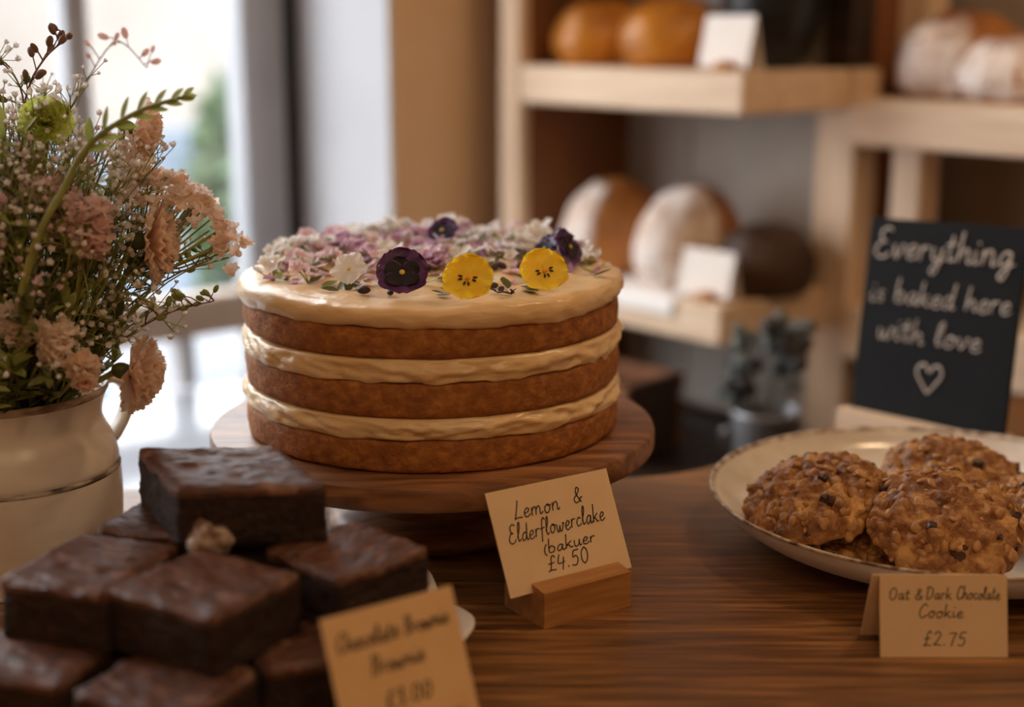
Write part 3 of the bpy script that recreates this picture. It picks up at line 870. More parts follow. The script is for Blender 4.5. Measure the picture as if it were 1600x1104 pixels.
protos = [make_sprig(M[c], random.Random(40 + i)) for i, c in enumerate(('white_petal', 'pink_petal', 'lilac', 'white_petal'))]
plabel = ['white elderflower sprig piled on top of the cake', 'pale pink flower sprig piled on top of the cake', 'lilac flower sprig piled on top of the cake', 'white elderflower sprig piled on top of the cake']
pgroup = ['white elderflower sprigs on the cake', 'pink flower sprigs on the cake', 'lilac flower sprigs on the cake', 'white elderflower sprigs on the cake']
used = set()
rg = random.Random(5)
def place_copy(proto, key, loc, rot, sc, label, group):
    if key in used:
        o = copy_tree(proto)
    else:
        used.add(key)
        o = proto
    o.location = loc
    o.rotation_euler = rot
    o.scale = (sc, sc, sc)
    o['label'] = label
    o['group'] = group
    return o
count = 0
while count < 118:
    r, a = .112 * math.sqrt(rg.random()), rg.uniform(0, 2 * PI)
    x, y = r * math.cos(a), r * math.sin(a)
    lim = -.022 - .55 * max(0, -x - .01) + .30 * max(0, x)
    if y < lim + .006: continue
    back = (y + .02) / .13
    if x > .06 and y < .02: continue
    if rg.random() > .42 + .75 * back: continue
    k = rg.choice((0, 0, 1, 1, 2, 3)) if x < .02 else rg.choice((0, 0, 3, 3, 1, 2))
    sc = rg.uniform(.95, 1.4) * (1 + .3 * max(0, back - .3))
    place_copy(protos[k], 'sprig%d' % k, on_cake(x, y) - Vector((0, 0, .0008)), (rg.uniform(-.25, .25), rg.uniform(-.25, .25), rg.uniform(0, 6.28)), sc, plabel[k], pgroup[k])
    count += 1

bl_protos = [make_blossom(M[c], c) for c in ('white_petal', 'pink_petal')]
count = 0
while count < 80:
    r, a = .115 * math.sqrt(rg.random()), rg.uniform(0, 2 * PI)
    x, y = r * math.cos(a), r * math.sin(a)
    if y < -.055 - .2 * max(0, -x) + .45 * max(0, x): continue
    k = rg.choice((0, 1))
    place_copy(bl_protos[k], 'bl%d' % k, on_cake(x, y) + Vector((0, 0, .0006)), (rg.uniform(-.3, .3), rg.uniform(-.3, .3), rg.uniform(0, 6.28)), rg.uniform(1.1, 2.0),
               ('loose white blossom lying flat on the cake frosting', 'loose pink blossom lying flat on the cake frosting')[k], ('loose white blossoms on the cake', 'loose pink blossoms on the cake')[k])
    count += 1

def simple_proto(name, mb, m):
    return mb.build(name, m)
pet = simple_proto('flower_petal', MB().grid(petal_rows(.0085, .0075, .25, .03, 1, 5, 5)), M['pink_petal'])
pet2 = simple_proto('flower_petal', MB().grid(petal_rows(.0080, .0070, .30, .03, 2, 5, 5)), M['lilac'])
pet3 = simple_proto('flower_petal', MB().grid(petal_rows(.0100, .0090, .22, .04, 4, 5, 5)), M['white_petal'])
lf = simple_proto('leaf_fragment', MB().grid(leaf_shape(.0075, .0045, -.12)), M['leaf_dark'])
lf2 = simple_proto('leaf_fragment', MB().grid(leaf_shape(.009, .005, -.2)), M['leaf'])
bd = simple_proto('dried_bud', MB().ball((0, 0, .0012), .0016, 8, 6, (1, 1.5, .8)), M['bud'])
defs = [(pet, 'pt', 30, 'pale pink loose petal lying on the cake frosting', 'petal', 'pink petals on the cake'),
        (pet2, 'pl', 26, 'lilac loose petal lying on the cake frosting', 'petal', 'lilac petals on the cake'),
        (pet3, 'pw', 22, 'white loose petal lying on the cake frosting', 'petal', 'white petals on the cake'),
        (lf, 'lf', 34, 'tiny dark leaf lying on the cake frosting', 'leaf', 'dark leaves on the cake'),
        (lf2, 'lg', 16, 'tiny fresh green leaf lying among the cake flowers', 'leaf', 'green leaves on the cake'),
        (bd, 'bd', 26, 'tiny dark dried bud lying on the cake frosting', 'bud', 'dried buds on the cake')]
for proto, key, num, label, cat, group in defs:
    proto['category'] = cat
    c = 0
    while c < num:
        r, a = .114 * math.sqrt(rg.random()), rg.uniform(0, 2 * PI)
        x, y = r * math.cos(a), r * math.sin(a)
        lo = -.100 if key in ('bd', 'lf') else -.066
        if y < lo - .12 * max(0, -x) + .22 * max(0, x) or (key in ('bd', 'lf') and y > .03): continue
        place_copy(proto, key, on_cake(x, y) + Vector((0, 0, .0007)), (rg.uniform(-.1, .35), rg.uniform(-.3, .3), rg.uniform(0, 6.28)), rg.uniform(.75, 1.3) * (1.35 if key in ('bd', 'lf') else 1.1), label, group)
        c += 1

def pansy(label, loc, tilt, yaw, size, pm, kind, roll=0):
    t = thing('pansy', label, 'flower', loc, (0, 0, yaw))
    base = Matrix.Rotation(tilt, 4, 'X') @ Matrix.Rotation(roll, 4, 'Z')
    S = size
    plan = [(30, .54, .80, -.0010), (-30, .54, .80, -.0003), (98, .52, .68, .0006), (-98, .52, .68, .0009), (180, .48, .92, .0016)]
    for k, (ang, L, w, dz) in enumerate(plan):
        mb = MB()
        if kind == 'white': w *= .62
        m_ = base @ Matrix.Translation((0, 0, dz)) @ Matrix.Rotation(math.radians(ang), 4, 'Z')
        mb.grid(petal_rows(L * S, w * S, .14, .07, k * 2.1, 10, 12, .06), mtx=m_)
        p = mb.build('petal', pm, t)
        b = MB()
        if kind == 'purple':
            if True:
                b.grid([[(x_, y_, z_ + .0004) for x_, y_, z_ in r_] for r_ in petal_rows(L * S * (.74 if k >= 2 else .6), w * S * .74, .14, .07, k * 2.1, 8, 12, .22)], mtx=m_)
                b.build('dark_blotch', M['purple_dark'], p)
        else:
            for da in ((-13, 13) if k >= 2 and kind == 'yellow' else ()):
                if k == 4: da *= 1.2
                q = m_ @ Matrix.Rotation(math.radians(da), 4, 'Z') @ Matrix.Translation((0, .10 * S, .0016))
                b.grid(petal_rows(.10 * S, .05 * S, .0, 0, 0, 4, 3), mtx=q)
            if b.v: b.build('nectar_mark', M['nectar'], p)
    MB().ball((0, 0, 0), .055 * S, 10, 6, (1, 1, .5), mtx=base @ Matrix.Translation((0, -.02 * S, .0026))).build('eye', M['orange'] if kind == 'yellow' else M['pollen'], t)
    MB().tube([base @ Vector((0, 0, -.001)), base @ Vector((0, -.1 * S, -.006)), base @ Vector((0, -.25 * S, -.007))], .0007, 6).build('stalk', M['stem'], t)
    return t

T = math.radians
pansy('dark purple pansy with a yellow eye at the front of the cake top', (-.0658, .8405, .1885), T(58), T(4), .0315, M['purple'], 'purple')
pansy('yellow pansy at the front of the cake, left of the other yellow pansy', (-.0258, .8215, .1882), T(58), T(-4), .0305, M['yellow'], 'yellow', T(-6))
pansy('yellow pansy at the right side of the cake top', (.0190, .8450, .1885), T(56), T(12), .0295, M['yellow'], 'yellow', T(10))
pansy('purple pansy turned edge on at the right rim of the cake top', (.0365, .934, .1895), T(62), T(66), .0270, M['purple'], 'purple', T(20))
pansy('small dark purple pansy behind the right yellow pansy', (.0235, .944, .1870), T(66), T(-48), .0200, M['purple'], 'purple')
pansy('purple pansy half hidden among white blossoms at the back of the cake', (-.048, .985, .1930), T(50), T(-20), .0220, M['purple'], 'purple')
vi = pansy('white viola with green sepals at the left of the purple pansy', (-.1003, .868, .1855), T(52), T(-10), .0250, M['white_petal'], 'white', T(10))
for k in range(3):
    MB().grid(leaf_shape(.012, .006, .3), mtx=Euler((T(-20), 0, T(150 + 40 * k))).to_matrix().to_4x4() @ Matrix.Translation((0, .003, -.005))).build('sepal', M['leaf_dark'], vi)

# twisted dark dried blossom between the yellow pansies
dr = thing('dried_blossom', 'twisted brown dried blossom between the two yellow pansies', 'flower', on_cake(.0480, -.0965))
MB().tube([(-.004, .002, .0012), (0, .001, .0016), (.005, -.003, .0012)], .0006, 5).build('stalk', M['bud'], dr)
for k, (px_, py_, a_) in enumerate(((-.004, .002, 1.2), (-.003, .002, -.4), (-.004, .001, 2.6), (.004, -.002, -1.8), (.005, -.003, .2), (.004, -.004, 2.2))):
    MB().grid(leaf_shape(.0050, .0036, -.15), mtx=Matrix.Translation((px_, py_, .0014)) @ Euler((.2 + .3 * (k % 2), .6 * math.sin(k * 2), a_)).to_matrix().to_4x4()).build('petal', M['bud'], dr)

# ------------------------------------------------------------------ brownies
plate = thing('brownie_plate', 'white plate with a wavy rim under the stacked brownies', 'plate', (-.145, .715, 0))
def pw(a, k, r, z):
    f = max(0, (r - .085) / .035)
    return r * (1 + .045 * f * math.cos(8 * a)), z + .0022 * f * math.cos(8 * a)
MB().lathe([(.001, .0), (.07, .0), (.075, .003), (.095, .006), (.112, .0115), (.118, .0150), (.120, .0168), (.1185, .0180), (.112, .0150), (.095, .0095), (.085, .008), (.001, .008)], 128, pw).build('dish', M['plate'], plate)

def brownie(label, loc, rz, w, d, h, seed, chunk=None, tilt=(0, 0), shear=0.0):
    t = thing('brownie', label, 'brownie', loc, (T(tilt[0]), T(tilt[1]), rz), 'stacked chocolate brownies')
    rg_ = random.Random(seed)
    bm_rows = []
    n = 22
    def shape(px, py, pz, crust=False):
        rad = .0042
        q = Vector((max(-w / 2 + rad, min(w / 2 - rad, px)), max(-d / 2 + rad, min(d / 2 - rad, py)), max(rad * .5, min(h - rad, pz))))
        v = Vector((px, py, pz)) - q
        if v.length > 1e-9:
            v = v.normalized() * rad
        p = q + v
        s = Vector((seed * 1.7, seed * .9, 0))
        k = 1 - .06 * (pz / h) * 0
        side = .0012 * fbm(p + s, 70, 4) + .0009 * fbm(p + s, 260, 2)
        nrm = Vector((px / w * 2, py / d * 2, (pz / h * 2 - 1) * .3))
        nrm = nrm.normalized() if nrm.length > 1e-6 else Vector((0, 0, 1))
        return p + nrm * side
    mb = MB()
    SH = Matrix(((1, shear, 0, 0), (0, 1, 0, 0), (0, 0, 1, 0), (0, 0, 0, 1)))
    def face(f):
        mb.grid([[f(i / n, j / n) for j in range(n + 1)] for i in range(n + 1)], mtx=SH)
    hb = h - .0050
    face(lambda a, b: shape((a - .5) * w, -d / 2, b * hb))
    face(lambda a, b: shape((.5 - a) * w, d / 2, b * hb))
    face(lambda a, b: shape(-w / 2, (.5 - a) * d, b * hb))
    face(lambda a, b: shape(w / 2, (a - .5) * d, b * hb))
    face(lambda a, b: shape((a - .5) * w, (.5 - b) * d, 0))
    face(lambda a, b: shape((a - .5) * w, (b - .5) * d, hb))
    mb.build('crumb', M['crumb'], t)
    mb = MB()
    n2 = 40
    def cr(a, b, off):
        x, y = (a - .5) * (w + .0012), (b - .5) * (d + .0012)
        e = min(a, b, 1 - a, 1 - b)
        s = Vector((seed * 2.3, seed, 0))
        r = .006
        dx = max(abs(x) - w / 2 + r, 0); dy = max(abs(y) - d / 2 + r, 0)
        dl = math.hypot(dx, dy)
        if dl > r:
            x -= math.copysign(dx * (1 - r / dl), x); y -= math.copysign(dy * (1 - r / dl), y)
        wr = .0013 * fbm(Vector((x, y * 2.2, 0)) + s, 46, 5) + .0010 * abs(fbm(Vector((x * .7, y * 2.6, 3)) + s, 70, 4))
        edge_ = -.0024 * max(0, 1 - e / .09) ** 2
        jag = .0010 * fbm(Vector((x, y, 9)) + s, 90, 3) * max(0, 1 - e / .06)
        return (x + jag, y + jag, h - .0012 + wr + edge_ + off)
    top_ = [[cr(i / n2, j / n2, .0012) for i in range(n2 + 1)] for j in range(n2 + 1)]
    bot_ = [[cr(i / n2, j / n2, -.0016) for i in range(n2 + 1)] for j in range(n2 + 1)]
    mb.grid(top_, mtx=SH)
    mb.grid([r[::-1] for r in bot_], mtx=SH)
    ring = lambda g: [g[0][i] for i in range(n2)] + [g[i][n2] for i in range(n2)] + [g[n2][n2 - i] for i in range(n2)] + [g[n2 - i][0] for i in range(n2)]
    mb.grid([ring(bot_), ring(top_)], close_u=True, mtx=SH)
    mb.build('crust', M['crust'], t)
    if chunk:
        mb = MB()
        rows = []
        for i in range(11):
            tt = PI * i / 10
            s_ = max(math.sin(tt), .03)
            row = []
            for k in range(14):
                a = 2 * PI * k / 14
                p = Vector((s_ * math.cos(a), s_ * math.sin(a), math.cos(tt)))
                p *= 1 + .45 * fbm(p + Vector((seed, 0, 0)), 1.6, 3)
                row.append((chunk[0] + p.x * .0115, chunk[1] + p.y * .0085, chunk[2] + p.z * .0095))
            rows.append(row)
        mb.grid(rows, close_u=True).build('pale_chunk', M['chunk'], t)
    return t
Z1, Z2, Z3, HB = .0150, .0452, .0754, .0300
brownie('brownie lying alone on top of the stack, with a pale chunk in its front', (-.1505, .720, Z3), T(5), .0760, .0760, .0310, 1.0, (-.006, -.0375, .004), shear=-.42)
brownie('brownie in the front middle of the second layer, with a dusty corner', (-.1465, .6370, Z2), T(-31), .0680, .0640, HB, 2.0)
brownie('brownie at the left of the second layer, beside the cream jug', (-.2080, .6620, Z2), T(-18), .0600, .0690, HB, 3.0)
brownie('brownie at the right of the second layer, behind the brownie card', (-.0840, .6810, Z2), T(47), .0600, .0620, HB, 4.0)
brownie('brownie at the back of the second layer, mostly under the top one', (-.1830, .7310, Z2), T(-18), .0600, .0620, HB, 5.0)
brownie('brownie at the left of the bottom layer, at the picture edge', (-.2240, .6260, Z1), T(-14), .0620, .0640, HB, 6.0)
brownie('brownie at the very front of the bottom layer, lit on top', (-.1560, .5930, Z1), T(-24), .0640, .0560, HB, 7.0)
brownie('brownie at the right of the bottom layer, left of the brownie card', (-.0980, .6420, Z1), T(24), .0600, .0600, HB, 8.0)
brownie('small brownie in the middle of the second layer, covered by the top one', (-.1330, .7180, Z2), T(2), .0400, .0460, HB - .001, 11.0)
brownie('brownie at the back right of the bottom layer, covered by the stack', (-.1050, .7230, Z1), T(20), .0640, .0640, HB, 9.0)
brownie('brownie at the back left of the bottom layer, covered by the stack', (-.1910, .7090, Z1), T(-14), .0640, .0700, HB, 10.0)

# ------------------------------------------------------------------ bowl and cookies
BX, BYc = .285, .894
bowl = thing('serving_bowl', 'wide shallow cream bowl with a worn rim, full of cookies', 'bowl', (BX, BYc, 0))
outer = [(.001, .0), (.070, .0), (.076, .0015), (.095, .0025), (.116, .0065), (.134, .0140), (.1465, .0240), (.1518, .0318)]
inner = [(.1500, .0318), (.1445, .0240), (.132, .0160), (.114, .0095), (.095, .0062), (.075, .0048), (.001, .0042)]
MB().lathe(catmull([(r, 0, z) for r, z in outer], 3) and [(p.x, p.z) for p in catmull([(r, 0, z) for r, z in outer], 3)], 128).build('outer_wall', M['bowl_out'], bowl)
MB().lathe([(p.x, p.z) for p in catmull([(r, 0, z) for r, z in inner], 3)], 128).build('inner_wall', M['bowl'], bowl)
MB().lathe([(.1516, .0316), (.1531, .0326), (.1534, .0338), (.1526, .0345), (.1512, .0340), (.1499, .0317)], 160, lambda a, k, r, z: (r + .0003 * fbm((math.cos(a), math.sin(a), k * .1), 9, 3), z + .0003 * fbm((math.cos(a), math.sin(a), 4), 6, 3))).build('rim', M['bowl_rim'], bowl)

def cookie(label, loc, rot, R, H, seed):
    q = (Matrix.Rotation(rot[0], 3, 'X') @ Matrix.Rotation(rot[1], 3, 'Y') @ Matrix.Rotation(rot[2], 3, 'Z')).to_euler()
    t = thing('oat_cookie', label, 'cookie', loc, q, 'oat cookies in the bowl')
    rg_ = random.Random(seed)
    s = Vector((seed * 3.1, seed * 1.3, seed))
    def surf(tt, a):
        st = math.sin(tt)
        x, y = st * math.cos(a), st * math.sin(a)
        z = -math.cos(tt)
        zz = z ** 1 if z > 0 else z * .32
        p = Vector((x * R, y * R, zz * H))
        k = 1 + .05 * fbm(Vector((x, y, z)) + s, 1.3, 2)
        cell = noise.cell_vector(p * 1) if False else None
        v, _ = noise.voronoi(p * 120 + s)
        lump = .0058 * (.55 - min(v[0], 1.0)) + .0030 * fbm(p + s, 60, 3) + .0018 * fbm(p + s, 210, 3)
        nn = Vector((x, y, z * 1.3)).normalized()
        up_ = .35 + .65 * max(0, min(1, (z + .2) * 2))
        return Vector((p.x * k, p.y * k, p.z)) + nn * lump * up_
    rows = []
    n, m = 160, 88
    for i in range(m + 1):
        tt = PI * min(max(i / m, .004), .996)
        rows.append([surf(tt, 2 * PI * k / n) for k in range(n)])
    MB().grid(rows, close_u=True).build('crumb', M['cookie'], t)
    for k in range(11):
        a, tt = rg_.uniform(0, 2 * PI), PI - math.acos(1 - rg_.uniform(.04, .95))
        c = surf(tt, a)
        rr = rg_.uniform(.0022, .0052)
        c = c * .985
        mb = MB()
        rws = []
        for i in range(6):
            q = PI * i / 5
            rws.append([c + Vector((max(math.sin(q), .05) * math.cos(b), max(math.sin(q), .05) * math.sin(b), math.cos(q) * .8)) * rr * (1 + .5 * noise.noise(Vector((b, q, k + seed)))) for b in [2 * PI * j / 7 for j in range(7)]])
        mb.grid(rws, close_u=True).build('chocolate_chunk', M['choc'], t, True, 30)
    mb = MB()
    for k in range(170):
        a, tt = rg_.uniform(0, 2 * PI), PI - math.acos(1 - rg_.uniform(.0, 1.12))
        c = surf(tt, a)
        nn = Vector((math.sin(tt) * math.cos(a), math.sin(tt) * math.sin(a), -math.cos(tt) * 1.4)).normalized()
        m_ = Matrix.Translation(c + nn * .0002) @ nn.to_track_quat('Z', 'Y').to_matrix().to_4x4() @ Euler((rg_.uniform(-.5, .5), rg_.uniform(-.5, .5), rg_.uniform(0, 6))).to_matrix().to_4x4()
        L_ = rg_.uniform(.0024, .0056)
        mb.ball((0, 0, -.0010), L_, 8, 5, (1, rg_.uniform(.5, .85), .34), m_)
    tag(mb.build('oat_flakes', M['oat'], t), kind='stuff')
    return t
cookie('oat cookie at the left of the bowl, leaning on its wall', (.1960, .8660, .0350), (T(9), T(-15), .3), .0470, .0230, 1.0)
cookie('oat cookie at the front of the bowl, above the price card', (.2640, .8190, .0340), (T(27), T(2), 1.9), .0460, .0250, 2.0)
cookie('oat cookie at the back of the bowl, nearest the chalkboard', (.2980, .9180, .0310), (T(11), T(4), 3.3), .0475, .0235, 3.0)
cookie('oat cookie at the bottom of the bowl, between the left and front cookies', (.2280, .8560, .0125), (T(6), T(-4), 4.4), .0430, .0130, 4.0)
cookie('oat cookie at the right edge of the picture, behind the front cookie', (.3480, .8640, .0250), (T(12), T(4), 5.2), .0440, .0220, 5.0)

# ------------------------------------------------------------------ jug
JX, JY = -.313, .848
jug = thing('flower_jug', 'cream glazed ceramic jug full of flowers at the left', 'jug', (JX, JY, 0))
prof = [(.001, 0), (.058, 0), (.0625, .004), (.0655, .02), (.0672, .045), (.0668, .0625), (.0655, .0660), (.0662, .0690), (.0650, .0760), (.0620, .0850), (.0585, .0920), (.0575, .0980), (.0590, .1060), (.0612, .1120)]
pj = [(p.x, p.z) for p in catmull([(r, 0, z) for r, z in prof], 4)]
MB().lathe(pj + [(.0585, .1118), (.0560, .1050), (.0545, .0980), (.0590, .0800), (.0630, .0600), (.0620, .03), (.055, .008), (.001, .006)], 96).build('body', M['jug'], jug)
MB().lathe([(.0612, .1118), (.0624, .1138), (.0626, .1156), (.0618, .1168), (.0602, .1166), (.0590, .1150), (.0585, .1117)], 96).build('rim', M['jug_rim'], jug)
MB().lathe([(.0663, .0632), (.0672, .0640), (.0668, .0652), (.0660, .0662), (.0652, .0668)], 96).build('groove_band', M['jug_band'], jug)
ha = T(38)
hm = Matrix.Rotation(ha, 4, 'Z')
hp = catmull([(.058, 0, .1100), (.070, 0, .1115), (.0790, 0, .1020), (.0770, 0, .0880), (.0700, 0, .0760), (.0640, 0, .0700)], 5)
rows = []
for i, p in enumerate(hp):
    tdir = (hp[min(i + 1, len(hp) - 1)] - hp[max(i - 1, 0)]).normalized()
    side, nrm = Vector((0, 1, 0)), tdir.cross(Vector((0, 1, 0)))
    rows.append([p + side * math.cos(b) * .0085 + nrm * math.sin(b) * .0032 for b in [2 * PI * k / 12 for k in range(12)]])
MB().grid(rows, close_u=True, mtx=hm).build('handle', M['jug'], jug)

# ------------------------------------------------------------------ bouquet
MOUTH = Vector((JX, JY, .10))
def stem_path(tip, bend=.0, start_r=.03, rg_=None, wob=.006):
    tip = Vector(tip)
    d = Vector((tip.x - JX, tip.y - JY, 0))
    dl = min(d.length, 1)
    dd = d.normalized() if d.length > 1e-6 else Vector((1, 0, 0))
    base = Vector((JX, JY, .012)) - dd * start_r * .5
    neck = Vector((JX, JY, .105)) + dd * min(.046, dl * .45)
    mid = neck.lerp(tip, .5) + Vector((0, 0, bend))
    if rg_: mid += Vector((rg_.uniform(-wob, wob), rg_.uniform(-wob, wob), 0))
    return catmull([base, neck, mid, tip], 6)

def bloom(label, tip, facing, size, pm, layers=4, name='carnation', dense=9, calyx_m='leaf', bend=.0, cup=.6):
    """a ruffled flower: stem, calyx and layers of toothed petals opening along «facing»"""
    tip = Vector(tip)
    t = thing(name, label, 'flower', tip)
    f = Vector(facing).normalized()
    q = f.to_track_quat('Z', 'Y').to_matrix().to_4x4()
    back = -f * size * .34
    path = [p - tip for p in stem_path(tip + back, bend, rg_=rnd)]
    MB().tube(path, [.0016] * (len(path) - 3) + [.0018, .0022, .0028], 6).build('stem', M['stem'], t)
    mb = MB()
    for k in range(10):
        mb.grid(leaf_shape(size * .34, size * .11, -.10), mtx=q @ Matrix.Translation((0, 0, -size * .34)) @ Matrix.Rotation(2 * PI * k / 10, 4, 'Z') @ Matrix.Rotation(T(62), 4, 'X'))
    mb.ball((0, 0, -size * .30), size * .10, 10, 8, (1, 1, 1.3), q)
    mb.build('calyx', M[calyx_m], t)
    mb = MB()
    rg_ = random.Random(int(size * 1e5) + len(label))
    for l in range(layers):
        n = dense
        tilt = 8 + 68 * l / max(layers - 1, 1)
        L = size * (.50 - .03 * l)
        for k in range(n):
            a = 2 * PI * (k + .5 * l) / n + rg_.uniform(-.12, .12)
            m_ = q @ Matrix.Translation((0, 0, -size * .20)) @ Matrix.Rotation(a, 4, 'Z') @ Matrix.Rotation(T(tilt + rg_.uniform(-7, 7)), 4, 'X')
            rows = []
            for i in range(7):
                u_ = i / 6
                hw = L * .33 * (.25 + .75 * u_ ** .8)
                row = []
                for j in range(9):
                    s = -1 + j / 4
                    tooth = (.05 * L if j % 2 else 0) * (u_ ** 5)
                    ruf = L * .07 * math.sin(s * 8 + k * 2.1 + l) * u_ ** 2
                    row.append((hw * s, L * u_ * (1 - .12 * s * s) - tooth, ruf + L * .12 * u_ * u_ * cup))
                rows.append(row)
            mb.grid(rows, mtx=m_)
    mb.build('petals', M[pm], t)
    return t

bloom('peach ruffled bloom at the upper right of the bouquet, behind the curved stem', (-.2200, .8682, .2690), (.95, .10, -.30), .044, 'peach', 5, dense=11)
bloom('dusty rose bloom with a dark calyx, under the flat flower cluster', (-.2050, .8335, .2080), (.95, .12, -.05), .054, 'peach', 6, dense=12, calyx_m='leaf_dark')
bloom('peach bloom hanging over the jug rim at the right', (-.2130, .8060, .1330), (.95, -.05, -.22), .050, 'peach', 5, dense=11, calyx_m='leaf_dark')
bloom('soft rose bloom at the left picture edge, above the jug', (-.3050, .8050, .2050), (-.5, -.6, .5), .036, 'rose', 5)
bloom('faded rose bloom at the upper left of the bouquet', (-.3250, .8600, .2640), (-.2, -.6, .7), .038, 'blush', 4)
bloom('lime green bloom at the top left of the bouquet', (-.2702, .8359, .2815), (.3, -.75, .6), .034, 'lime', 5, name='green_bloom', dense=10)

# flat topped cluster at the right
um = thing('yarrow_cluster', 'pinkish cream flat topped flower cluster reaching right over the window sill', 'flower', (-.2300, .8420, .1900))
root = Vector((-.2300, .8420, .1900))
sp = [p - root for p in stem_path((-.2300, .8420, .1900), 0, rg_=None)]
st = MB().tube(sp, .0018, 6)
heads = []
ax1 = Vector((-.1645, .8538, .2100)) - Vector((-.2360, .8612, .2420))
for i in range(100):
    s, w_ = rnd.uniform(0, 1), rnd.uniform(-1, 1)
    c = Vector((-.2380, .8612, .2400)).lerp(Vector((-.1640, .8538, .2060)), s)
    c += Vector((.10, -.06, 1)).normalized() * (.020 * math.sin(PI * s) - .015 * w_ * w_) + Vector((0, 1, 0)) * w_ * .026 + Vector((0, 0, rnd.uniform(-.004, .002)))
    heads.append(c - root)
for i, c in enumerate(heads):
    if i % 2 == 0:
        st.tube([(0, 0, -.004), tuple(c * .45 + Vector((0, 0, -.006))), tuple(c * .92 - Vector((0, 0, .002)))], .0006, 4)
st.build('stem', M['stem'], um)
for i, c in enumerate(heads):
    mb = MB()
    m_ = Matrix.Translation(c) @ Euler((rnd.uniform(-.6, .6), rnd.uniform(-.2, .9), rnd.uniform(0, 6))).to_matrix().to_4x4()
    for k in range(6):
        mb.grid(petal_rows(.0062, .0052, .35, .05, k, 3, 4), mtx=m_ @ Matrix.Rotation(2 * PI * k / 6, 4, 'Z') @ Matrix.Rotation(T(18), 4, 'X'))
    mb.ball((0, 0, -.0012), .0022, 6, 4, mtx=m_)
    mb.build('floret', M['blush' if i % 4 else 'peach'], um)

# thick curved stem with small leaves, in front
cs = thing('curved_leaf_stem', 'thick curved green stem with a leafy tip arching over the bouquet', 'plant stem', (-.2581, .7689, .2205))
o0 = Vector((-.2581, .7689, .2205))
cpts = catmull([Vector((-.300, .835, .03)) - o0, Vector((-.292, .803, .115)) - o0, Vector((-.276, .778, .175)) - o0, (0, 0, 0), Vector((-.2441, .7750, .2462)) - o0, Vector((-.2302, .7808, .2697)) - o0, Vector((-.2040, .7847, .2868)) - o0, Vector((-.1796, .7865, .2946)) - o0], 6)
MB().tube(cpts, [.0024 - .0014 * (i / len(cpts)) ** 2 for i in range(len(cpts))], 8).build('stem', M['stem'], cs)
for k in range(15):
    i = len(cpts) - 1 - int(k * .95)
    p = cpts[max(i, 0)]
    dirv = (cpts[min(i + 1, len(cpts) - 1)] - cpts[max(i - 1, 0)]).normalized()
    sgn = 1 if k % 2 else -1
    side = Vector((-dirv.z, 0, dirv.x)) * sgn
    L_ = .008 + .0007 * min(k, 9)
    dv = (dirv * 1.0 + side * (.25 + .05 * k) + Vector((0, -.12, 0))).normalized()
    m_ = Matrix.Translation(p) @ dv.to_track_quat('Y', 'Z').to_matrix().to_4x4() @ Matrix.Rotation(T(50 * sgn), 4, 'Y')
    MB().grid(leaf_shape(L_, .0050, -.1), mtx=m_).build('leaf', M['leaf'], cs)

def twig(label, path, seed, bud_m='twig', nb=9, r=.0007):
    rg_ = random.Random(seed)
    P = [Vector(p) for p in path]
    t = thing('budding_twig', label, 'twig', P[-1])
    o_ = P[-1]
    pts = [p - o_ for p in catmull(P, 6)]
    mb = MB().tube(pts, [r * 1.6 - r * .9 * i / len(pts) for i in range(len(pts))], 5)
    buds = []
    for k in range(nb):
        i = len(pts) - 1 - int(k * len(pts) * .42 / nb)
        d = Vector((rg_.uniform(-1, 1), rg_.uniform(-.5, .5), rg_.uniform(.1, 1))).normalized() * rg_.uniform(.004, .013)
        mb.tube([pts[i], pts[i] + d * .6 + Vector((0, 0, .001)), pts[i] + d], r * .7, 4)
        buds.append((pts[i] + d, d))
    mb.build('stem', M['twig'], t)
    for c, d in buds:
        m_ = Matrix.Translation(c) @ d.to_track_quat('Z', 'Y').to_matrix().to_4x4()
        MB().ball((0, 0, .001), rg_.uniform(.0013, .0024), 7, 6, (1, 1, 1.7), m_).build('bud', M[bud_m], t)
    return t
twig('reddish budding twig rising highest at the top left of the bouquet', [(-.31, .85, .03), (-.312, .85, .12), (-.305, .862, .22), (-.2945, .872, .2874), (-.283, .876, .312), (-.269, .8808, .3251)], 3, 'twig', 12)
twig('short budding twig at the top left picture edge', [(-.32, .85, .03), (-.318, .85, .12), (-.306, .865, .235), (-.2955, .872, .285), (-.3038, .8769, .3081)], 4, 'leaf_dark', 5)
twig('thin twig with pale buds in front of the window mullion', [(-.30, .86, .03), (-.305, .865, .12), (-.292, .925, .25), (-.278, .955, .300), (-.262, .968, .322), (-.2440, .9691, .3050)], 5, 'rose', 9, .0005)
twig('thin twig with green buds reaching right, below the flat flower cluster', [(-.30, .85, .03), (-.285, .848, .115), (-.235, .850, .165), (-.205, .851, .185), (-.1819, .8508, .195)], 6, 'leaf', 14, .0006)
twig('wispy grass like twig pointing right over the window rail', [(-.30, .84, .03), (-.283, .840, .112), (-.235, .832, .148), (-.205, .828, .166), (-.1758, .8254, .1742)], 8, 'leaf', 16, .0005)

